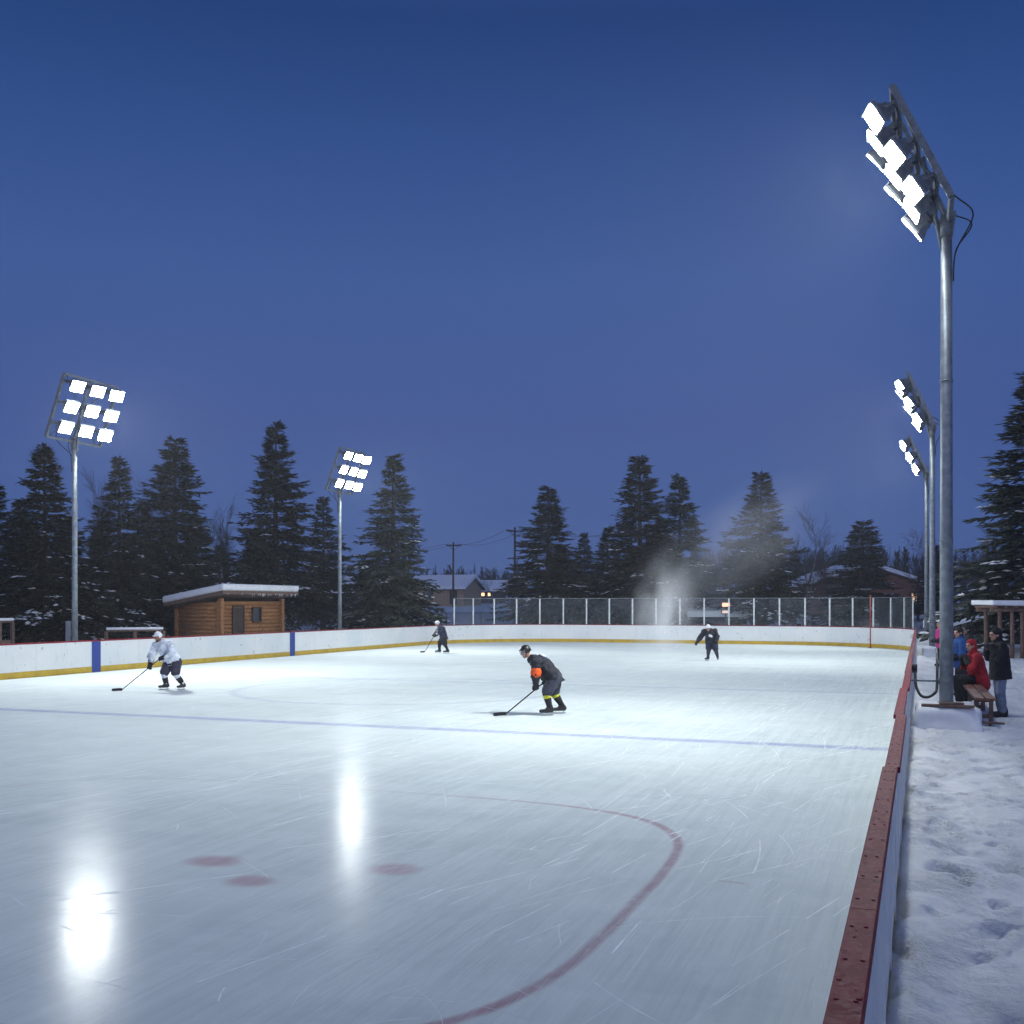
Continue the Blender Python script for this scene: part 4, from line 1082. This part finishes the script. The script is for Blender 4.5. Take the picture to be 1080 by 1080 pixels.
def hockey(label, loc, J, look, jersey, pants, socks, helmet, skin='skin', gmat='black_cloth', hemmat=None, stripes=None, scale=1.0, visor=True):
    t, rot, P_ = person(label, loc, J, look, skin, 'hockey players on the ice', scale)
    chest, pel, neck = Vector(J['chest']), Vector(J['pelvis']), Vector(J['neck'])
    spine = (chest - pel).normalized(); dn = (Vector((0, 0, -1)) * .8 - spine * .4).normalized(); hem = pel + dn * .24 - spine * .02
    js = [('c', hem, .200, pel + spine * .12, .188), ('c', pel + spine * .12, .188, chest, .205), ('c', chest, .200, lerp(chest, neck, .9), .105)]
    for s_ in ('l', 'r'): js += [('c', lerp(chest, neck, .55), .135, Vector(J['sh' + s_]), .115), ('c', Vector(J['hip' + s_]) + spine * .06, .165, chest, .16)]
    js += arms(J, .110, .100, .082, .70, True)
    solid('jersey', js, .013, jersey, t, .028, 9.0, 2, [(pel + dn * .12, dn)])
    ps = [('c', pel, .165, pel + spine * .05, .165)]
    for s_ in ('l', 'r'):
        hp, kn = Vector(J['hip' + s_]), Vector(J['kn' + s_]); ps += [('c', hp, .158, lerp(hp, kn, .84), .132), ('c', pel, .15, hp, .15)]
    solid('pants', ps, .013, pants, t, .010, 8, 3)
    if hemmat:
        h2 = pel + dn * .10
        bm_ = [('c', h2 + dn * .14, .224, h2 - dn * .05, .220)]
        for s_ in ('l', 'r'): bm_ += [('c', h2 + dn * .12, .19, h2 - dn * .06, .18)]
        solid('hem_band', bm_, .012, hemmat, t, .026, 9.0, 2, [(pel + dn * .105, dn), (pel + dn * .055, -dn)])
    for s_ in ('l', 'r'):
        kn, an = Vector(J['kn' + s_]), Vector(J['an' + s_])
        so = solid('sock', [('c', lerp(Vector(J['hip' + s_]), kn, .8), .082, kn, .090), ('c', kn, .090, lerp(kn, an, .4), .082), ('c', lerp(kn, an, .4), .082, lerp(kn, an, .92), .055)], .011, socks, t, .004, 12)
        if stripes:
            for (q, m_) in stripes: solid('sock_stripe', [('c', lerp(kn, an, q), .094 - .02 * q, lerp(kn, an, q + .08), .094 - .02 * (q + .1))], .010, m_, so, .002, 12, 1)
        skate(J, s_, t); glove(J, s_, gmat, t)
    # helmet: shell over the crown, open at the face, with a brim
    bm = bmesh.new(); bmesh.ops.create_uvsphere(bm, u_segments=24, v_segments=18, radius=1.0)
    dl = [v for v in bm.verts if v.co.z < -.18 + (.42 if v.co.y > .30 else 0.0) - (.30 if abs(v.co.y) < .35 and v.co.z > -.75 else 0)]
    bmesh.ops.delete(bm, geom=dl, context='VERTS')
    for v in bm.verts: v.co = P_(v.co.x * .102, v.co.y * .124 - .008, v.co.z * .118 + .028)
    bmesh.ops.solidify(bm, geom=list(bm.faces), thickness=-.012)
    tube(bm, [P_(-.095, .03, .06), P_(-.05, .112, .07), P_(0, .125, .072), P_(.05, .112, .07), P_(.095, .03, .06)], .011, 6)
    for sx in (-.03, 0, .03): tube(bm, [P_(sx, .06, .132), P_(sx, -.02, .148), P_(sx, -.09, .115)], .008, 6)
    hm = obj('helmet', bm, helmet, t, True)
    bm = bmesh.new(); tube(bm, [P_(.088, .0, -.02), P_(.06, .045, -.09), P_(0, .062, -.118), P_(-.06, .045, -.09), P_(-.088, .0, -.02)], .006, 6); obj('chin_strap', bm, 'black_cloth', hm)
    if visor:
        bm = bmesh.new(); rows = []
        for zz, rr in ((.062, .128), (.01, .134), (-.035, .128)):
            rows.append([bm.verts.new(P_(math.sin(a) * rr * .84, math.cos(a) * rr, zz)) for a in [R(-75 + 15 * k) for k in range(11)]])
        for a, b_ in zip(rows, rows[1:]):
            for k in range(10): bm.faces.new((a[k], a[k + 1], b_[k + 1], b_[k]))
        bmesh.ops.solidify(bm, geom=list(bm.faces), thickness=.004); obj('visor', bm, 'visor', hm, True)
    return t, rot, P_

def stick(label, loc, butt, heel, tip, rz=YAW, scale=1.0):
    t = thing('hockey_stick', label, 'hockey stick', loc, rz, 'hockey sticks'); t.scale = (scale,) * 3
    butt, heel, tip = Vector(butt), Vector(heel), Vector(tip)
    bm = bmesh.new(); beam(bm, butt, heel, .022, .032, (0, 1, .2)); rounded(bm, .004, 1); sh = obj('shaft', bm, 'carbon', t)
    bm = bmesh.new(); beam(bm, lerp(butt, heel, .0), lerp(butt, heel, .10), .030, .040, (0, 1, .2)); obj('grip_tape', bm, 'white_cloth' if scale < 0 else 'black_cloth', sh)
    bm = bmesh.new(); n = 8; ring = []
    d = (tip - heel); side = Vector((-d.y, d.x, 0)).normalized()
    for i in range(n + 1):
        q = i / n; c_ = heel + d * q + side * (.03 * q * q); hh = .036 if q < .8 else .036 * (1 - .35 * ((q - .8) / .2) ** 2)
        ring.append([bm.verts.new(c_ + side * sx * .007 + Vector((0, 0, sz * hh))) for sx, sz in ((-1, -1), (1, -1), (1, 1), (-1, 1))])
    for a, b_ in zip(ring, ring[1:]):
        for k in range(4): bm.faces.new((a[k], a[(k + 1) % 4], b_[(k + 1) % 4], b_[k]))
    bm.faces.new(ring[0]); bm.faces.new(ring[-1][::-1]); bmesh.ops.recalc_face_normals(bm, faces=list(bm.faces)); obj('blade', bm, 'black_cloth', t)

# --- player in black, crouched, facing image left.  x right, y away, z up
def at_px(px, py, z=0.0):
    zc = F * (EYE - z) / (py - HOR); a = world(px, zc); return (a[0], a[1], z)
loc = at_px(583, 754)
J = dict(head=V(-.575, -.02, 1.33), neck=V(-.45, -.01, 1.20), chest=V(-.27, 0, 1.08), pelvis=V(.045, .02, .80),
         shl=V(-.36, -.20, 1.12), shr=V(-.36, .19, 1.14), ell=V(-.36, -.27, .88), elr=V(-.26, .24, .90), wrl=V(-.365, -.22, .66), wrr=V(-.13, .10, .72),
         grl=V(-.375, -.14, .58), grr=V(-.18, -.0, .68), hipl=V(.035, -.10, .78), hipr=V(.055, .12, .78), knl=V(-.14, -.14, .47), knr=V(.03, .16, .46),
         anl=V(-.065, -.14, .15), anr=V(.215, .18, .17), toel=V(-.22, -.15, .04), toer=V(.08, .15, .05))
t, rot, P_ = hockey('crouching player in black jersey with orange armband, nearest on the ice', loc, J, (-1, -.25, -.28), 'charcoal', 'slate', 'black_cloth', 'plastic_black', stripes=((.16, 'lime'),))
solid('armband', [('c', V(-.362, -.27, .90), .118, V(-.36, -.262, .925), .118)], .010, 'orange', t, .003, 12, 2)
solid('collar_patch', [('c', V(-.24, -.06, 1.262), .022, V(-.17, -.05, 1.242), .022), ('c', V(-.13, -.05, 1.222), .018, V(-.10, -.05, 1.205), .018)], .008, 'white_cloth', t, 0)
stick('black hockey stick held low by the crouching player in black', loc, V(-.02, -.02, .83), V(-.985, -.30, .06), V(-1.26, -.34, .045))

# --- player in white
loc = at_px(181, 727.5)
J = dict(head=V(-.335, -.10, 1.44), neck=V(-.27, -.03, 1.31), chest=V(-.20, 0, 1.16), pelvis=V(.03, .04, .80),
         shl=V(-.02, -.07, 1.23), shr=V(-.42, .02, 1.22), ell=V(.08, -.26, 1.02), elr=V(-.50, -.14, .95), wrl=V(-.12, -.33, .90), wrr=V(-.49, -.28, .71),
         grl=V(-.20, -.36, .87), grr=V(-.50, -.33, .62), hipl=V(.12, 0, .77), hipr=V(-.08, .06, .77), knl=V(.13, -.08, .44), knr=V(-.19, -.06, .44),
         anl=V(.30, .05, .15), anr=V(-.15, .02, .15), toel=V(.22, -.10, .04), toer=V(-.28, -.08, .04))
t, rot, P_ = hockey('player in white jersey and white helmet skating by the left boards', loc, J, (-.62, -.72, -.30), 'white_cloth', 'plum', 'white_cloth', 'plastic_white', 'skin_dark', hemmat='charcoal', stripes=((.38, 'black_cloth'), (.62, 'black_cloth')), visor=False)
solid('beard', [('c', P_(-.045, .045, -.07), .024, P_(0, .075, -.09), .028), ('c', P_(.045, .045, -.07), .024, P_(0, .075, -.09), .028)], .008, 'hair', t, .002)
solid('chest_emblem', [('c', V(-.06, -.20, 1.08), .020, V(-.04, -.205, 1.02), .028)], .008, 'black_cloth', t, 0)
stick('dark hockey stick reaching left from the player in white', loc, V(-.02, -.36, 1.02), V(-1.17, -.50, .05), V(-1.43, -.55, .045))

# --- far player, left of centre
loc = at_px(466, 689)
J = dict(head=V(-.21, .02, 1.40), neck=V(-.13, .02, 1.27), chest=V(-.03, .02, 1.12), pelvis=V(.10, 0, .76),
         shl=V(-.06, -.18, 1.18), shr=V(-.08, .20, 1.18), ell=V(-.20, -.24, .98), elr=V(-.26, .22, 1.0), wrl=V(-.28, -.14, .86), wrr=V(-.36, .08, .90),
         grl=V(-.34, -.06, .83), grr=V(-.40, .02, .86), hipl=V(.10, -.10, .74), hipr=V(.08, .10, .74), knl=V(.15, -.12, .43), knr=V(-.12, .12, .45),
         anl=V(.29, -.08, .15), anr=V(-.12, .12, .14), toel=V(.14, -.10, .04), toer=V(-.27, .10, .04))
t, rot, P_ = hockey('small player in navy near the far left corner of the rink', loc, J, (-.9, .1, -.3), 'navy', 'black_cloth', 'black_cloth', 'plastic_white', visor=False)
solid('sleeve_patch', [('c', V(-.20, -.29, 1.05), .045, V(-.22, -.28, .95), .055)], .01, 'white_cloth', t, 0)
stick('thin hockey stick of the small player near the far left corner', loc, V(-.28, -.10, .98), V(-.84, .35, .06), V(-1.06, .45, .05))

# --- far player, right of centre, by the snow spray
loc = at_px(751, 697)
J = dict(head=V(-.20, -.22, 1.36), neck=V(-.14, -.12, 1.27), chest=V(-.10, -.05, 1.15), pelvis=V(-.01, .06, .84),
         shl=V(.09, -.06, 1.22), shr=V(-.32, -.06, 1.20), ell=V(.19, -.10, 1.02), elr=V(-.50, -.16, .98), wrl=V(.15, -.22, .86), wrr=V(-.66, -.24, .78),
         grl=V(.12, -.28, .80), grr=V(-.72, -.27, .70), hipl=V(.09, .06, .80), hipr=V(-.11, .06, .80), knl=V(.14, -.06, .46), knr=V(-.15, -.04, .46),
         anl=V(.24, .02, .15), anr=V(-.17, .02, .15), toel=V(.21, -.13, .04), toer=V(-.28, -.10, .04))
t, rot, P_ = hockey('player in dark jersey stretching one arm left, beside the snow mist', loc, J, (-.35, -.8, -.45), 'charcoal', 'navy', 'plum', 'plastic_white', visor=False)
solid('chest_emblem', [('c', V(-.14, -.235, 1.05), .055, V(-.07, -.23, 1.02), .05)], .01, 'white_cloth', t, 0)

# ------------------------------------------------------------------ bench and spectators
gb = ground_z(1.05, 22.5)
A, B_ = Vector((1.07, 20.7, 0)), Vector((.98, 25.2, 0)); d = (B_ - A)
t = thing('wooden_bench', 'low reddish wooden bench in the snow beside the nearest pole', 'bench', (A.x, A.y, gb - .03), math.atan2(d.y, d.x) - math.pi / 2); L = d.length
for k in (-1, 1):
    bm = bmesh.new(); box(bm, (k * .092, L / 2, .45), (.17, L, .045)); rounded(bm, .006, 1); obj('seat_plank', bm, 'bench_wood', t)
for yy in (.35, L / 2, L - .35):
    bm = bmesh.new(); box(bm, (0, yy, .40), (.32, .09, .05))
    for k in (-1, 1): box(bm, (k * .12, yy, .13), (.07, .07, .52))
    box(bm, (0, yy, .12), (.20, .045, .07)); obj('leg', bm, 'old_wood', t)
bm = bmesh.new(); tube(bm, [(.35, 20.4, gb + .06), (1.35, 20.25, gb + .05)], .022, 6)
tag(obj('stick_on_snow', bm, 'old_wood'), 'thin dark stick lying on the snow in front of the bench', 'stick')

def boots(J, s_, parent, mat='black_cloth'):
    an, toe = Vector(J['an' + s_]), Vector(J['toe' + s_]); d = toe - an; d.z = 0; d.normalize(); A = an - d * .05; A.z = toe.z + .005; B_ = an + d * .20; B_.z = toe.z
    solid('boot', [('c', A, .052, B_, .045), ('c', A + Vector((0, 0, .04)), .054, an + (Vector(J['kn' + s_]) - an).normalized() * .16, .064), ('b', A - Vector((0, 0, .035)), B_ - Vector((0, 0, .03)), .10, .035)], .011, mat, parent, .003)

def clothed(label, loc, J, look, coat, legs, hat, hem=.18, hood=True, gmat='black_cloth', rz=YAW, skin='skin', bulk=1.0):
    t, rot, P_ = person(label, loc, J, look, skin, 'spectators by the nearest pole', 1.0, rz)
    chest, pel, neck = Vector(J['chest']), Vector(J['pelvis']), Vector(J['neck']); sp_ = (chest - pel).normalized()
    js = [('c', pel - sp_ * (hem + .25), .215 * bulk, chest, .178 * bulk), ('c', chest, .165 * bulk, neck, .085), ('c', neck + sp_ * .03, .085, neck - sp_ * .02, .09)]
    for s_ in ('l', 'r'): js += [('c', lerp(chest, neck, .45), .12, Vector(J['sh' + s_]), .085)]
    if hem < .03:
        for s_ in ('l', 'r'): js += [('c', pel, .165, lerp(Vector(J['hip' + s_]), Vector(J['kn' + s_]), .10), .14)]
    solid('coat', js + arms(J, .085, .074, .056, .95), .012, coat, t, .012, 9, 3, [(pel - sp_ * (hem + .10), -sp_)] if hem > .03 else ())
    ls = []
    for s_ in ('l', 'r'):
        hp, kn, an = (Vector(J[k + s_]) for k in ('hip', 'kn', 'an')); ls += [('c', pel, .115, hp, .105), ('c', hp, .105, kn, .082), ('c', kn, .084, lerp(kn, an, .95), .072)]
    solid('trousers', ls, .012, legs, t, .008, 9, 3)
    for s_ in ('l', 'r'): boots(J, s_, t); glove(J, s_, gmat, t)
    hs = [('e', P_(0, -.025, .045), (.094, .108, .095), rot), ('e', P_(0, -.045, .0), (.090, .085, .105), rot)]
    if hood: hs += [('e', P_(0, -.06, -.055), (.095, .075, .075), rot), ('c', P_(0, -.05, -.10), .09, neck, .10)]
    else: hs += [('c', P_(-.08, .05, .055), .022, P_(.08, .05, .055), .022), ('e', P_(0, -.03, .14), (.03, .03, .03), rot)]
    solid('hood' if hood else 'hat', hs, .010, hat, t, .004, 14, 2)
    return t, rot, P_
def stand(px, zc, z): a = world(px, zc); return (a[0], a[1], z)

# standing in black, hand at the mouth, facing left
a = world(1053, 20.4); zg = ground_z(*a)
J = dict(head=V(-.06, 0, 1.56), neck=V(-.01, 0, 1.44), chest=V(.01, 0, 1.25), pelvis=V(.03, 0, .92), shl=V(.0, -.18, 1.36), shr=V(.0, .18, 1.36), ell=V(-.06, -.22, 1.10), elr=V(-.10, .20, 1.12),
         wrl=V(-.155, -.11, 1.27), wrr=V(-.20, .06, 1.24), grl=V(-.18, -.06, 1.36), grr=V(-.19, .02, 1.33), hipl=V(.03, -.09, .88), hipr=V(.03, .09, .88), knl=V(.0, -.10, .50), knr=V(.05, .11, .50),
         anl=V(.04, -.10, .12), anr=V(.10, .12, .12), toel=V(-.14, -.12, .05), toer=V(-.06, .11, .05))
clothed('spectator in black hooded coat and pale jeans standing beside the bench', (*a, zg - .01), J, (-1, -.12, -.05), 'black_cloth', 'denim', 'black_cloth', .10, True)

# seated in red
SEAT = gb - .03 + .47
def seated(px, zc, zs, dx=0.0):
    a = world(px, zc); return (a[0], a[1], zs)
J0 = dict(head=V(-.16, -.04, .80), neck=V(-.10, -.02, .67), chest=V(-.05, 0, .46), pelvis=V(.02, 0, .13), shl=V(-.07, -.18, .57), shr=V(-.07, .18, .57), ell=V(-.20, -.22, .34), elr=V(-.20, .20, .35),
          wrl=V(-.27, -.09, .50), wrr=V(-.28, .08, .50), grl=V(-.28, -.04, .58), grr=V(-.28, .03, .58), hipl=V(-.0, -.09, .10), hipr=V(-.0, .09, .10), knl=V(-.40, -.16, .09), knr=V(-.40, .10, .10),
          anl=V(-.31, -.24, -.36), anr=V(-.36, .06, -.36), toel=V(-.47, -.30, -.43), toer=V(-.52, .04, -.43))
clothed('spectator in red jacket and red hood seated on the bench', seated(1031, 22.4, SEAT), J0, (-.95, -.3, -.1), 'red_cloth', 'black_cloth', 'red_cloth', -.12, True)
# in blue, seen past the pole
a = world(1013, 25.0); zg = ground_z(*a)
J = dict(head=V(-.06, -.02, 1.50), neck=V(-.02, 0, 1.38), chest=V(-.02, 0, 1.20), pelvis=V(.02, .02, .86), shl=V(-.02, -.18, 1.30), shr=V(.0, .18, 1.30), ell=V(-.05, -.24, 1.02), elr=V(-.05, .22, 1.03),
         wrl=V(-.20, -.14, .92), wrr=V(-.20, .14, .92), grl=V(-.26, -.10, .92), grr=V(-.26, .10, .92), hipl=V(.02, -.09, .83), hipr=V(.02, .09, .83), knl=V(-.06, -.10, .46), knr=V(.0, .10, .46),
         anl=V(-.02, -.11, .12), anr=V(.04, .11, .12), toel=V(-.19, -.13, .05), toer=V(-.13, .10, .05))
clothed('spectator in blue jacket and black hat half hidden behind the nearest pole', (*a, zg - .01), J, (-.9, -.4, -.1), 'blue_cloth', 'black_cloth', 'black_cloth', .05, False, skin='skin')
# dark figure behind the red one
a = world(1021, 26.6); zg = ground_z(*a)
clothed('spectator in black jacket behind the red jacket, face covered in tan scarf', (*a, zg - .03), {k: v * .98 for k, v in J.items()}, (-.95, -.25, -.15), 'black_cloth', 'black_cloth', 'black_cloth', .08, False, skin='tan')
# pink glimpsed between the poles
a = world(993, 36.0); zg = ground_z(*a)
clothed('spectator in pink jacket glimpsed between the right floodlight poles', (*a, zg - .01), {k: v * .93 for k, v in J.items()}, (-.95, .2, -.1), 'pink', 'black_cloth', 'tan', .08, False)

# ------------------------------------------------------------------ snow mist
def mist(name, label, c_, s_, rot, dens, seed, power=1.6, nscale=2.2):
    bm = bmesh.new(); bmesh.ops.create_icosphere(bm, subdivisions=3, radius=1.0)
    o = obj(name, bm, None); o.location = c_; o.scale = s_; o.rotation_euler = rot; o['kind'] = 'stuff'; o['label'] = label; o['category'] = 'mist'
    m = bpy.data.materials.new('mist_air'); m.use_nodes = True; nt = m.node_tree; nt.nodes.clear()
    out = nt.nodes.new('ShaderNodeOutputMaterial'); pv = nt.nodes.new('ShaderNodeVolumePrincipled'); pv.inputs['Color'].default_value = (.98, .985, 1, 1); pv.inputs['Anisotropy'].default_value = 0.0
    tc = nt.nodes.new('ShaderNodeTexCoord'); ln = nt.nodes.new('ShaderNodeVectorMath'); ln.operation = 'LENGTH'; nt.links.new(tc.outputs['Object'], ln.inputs[0])
    r_ = S(nt, ln.outputs['Value']); fall = (1.0 - r_).max(0.0).pow(power)
    nz = nt.nodes.new('ShaderNodeTexNoise'); nz.inputs['Scale'].default_value = nscale; nz.inputs['Detail'].default_value = 3; nz.noise_dimensions = '4D'; nz.inputs['W'].default_value = seed; nt.links.new(tc.outputs['Object'], nz.inputs['Vector'])
    k = S(nt, nz.outputs[0]).step(.28, .72)
    nt.links.new((fall * k * dens).k, pv.inputs['Density']); nt.links.new(pv.outputs[0], out.inputs['Volume'])
    o.data.materials.clear(); o.data.materials.append(m); return o
a = world(700, 52); mist('snow_spray', 'puff of white snow spray rising from the ice before the far boards', (a[0], a[1], 1.9), (1.8, 2.2, 3.6), (0, R(8), YAW), .95, 1.0)
a = world(765, 66); mist('drifting_mist', 'thin pale mist drifting up to the right over the trees', (a[0], a[1], 5.6), (8.5, 3.5, 3.4), (0, R(-34), YAW), .14, 4.0, 1.3, 2.0)

# ------------------------------------------------------------------ cold air
bm = bmesh.new(); box(bm, (-60, 130, 9.0), (700, 420, 26.0))
hz = obj('haze', bm, None); hz['kind'] = 'stuff'; hz['label'] = 'thin cold haze in the night air'; hz['category'] = 'haze'
m = bpy.data.materials.new('night_air'); m.use_nodes = True; nt = m.node_tree; nt.nodes.clear()
out = nt.nodes.new('ShaderNodeOutputMaterial'); pv = nt.nodes.new('ShaderNodeVolumePrincipled'); pv.inputs['Color'].default_value = (.86, .90, 1, 1); pv.inputs['Density'].default_value = HAZE; pv.inputs['Anisotropy'].default_value = .3
nt.links.new(pv.outputs[0], out.inputs['Volume']); hz.data.materials.clear(); hz.data.materials.append(m)

# ------------------------------------------------------------------ render settings
SC.view_settings.view_transform = 'Standard'; SC.view_settings.look = 'None'; SC.view_settings.exposure = 0; SC.view_settings.gamma = 1
SC.render.engine = 'CYCLES'; cy = SC.cycles
cy.use_denoising = True; cy.max_bounces = 8; cy.diffuse_bounces = 3; cy.glossy_bounces = 3; cy.transparent_max_bounces = 16; cy.volume_bounces = 1
cy.sample_clamp_indirect = 4; cy.sample_clamp_direct = 0; cy.caustics_reflective = False; cy.caustics_refractive = False
cy.volume_step_rate = 2.0; cy.volume_max_steps = 128
bpy.data.scenes.remove(TMP)
bpy.context.view_layer.update()
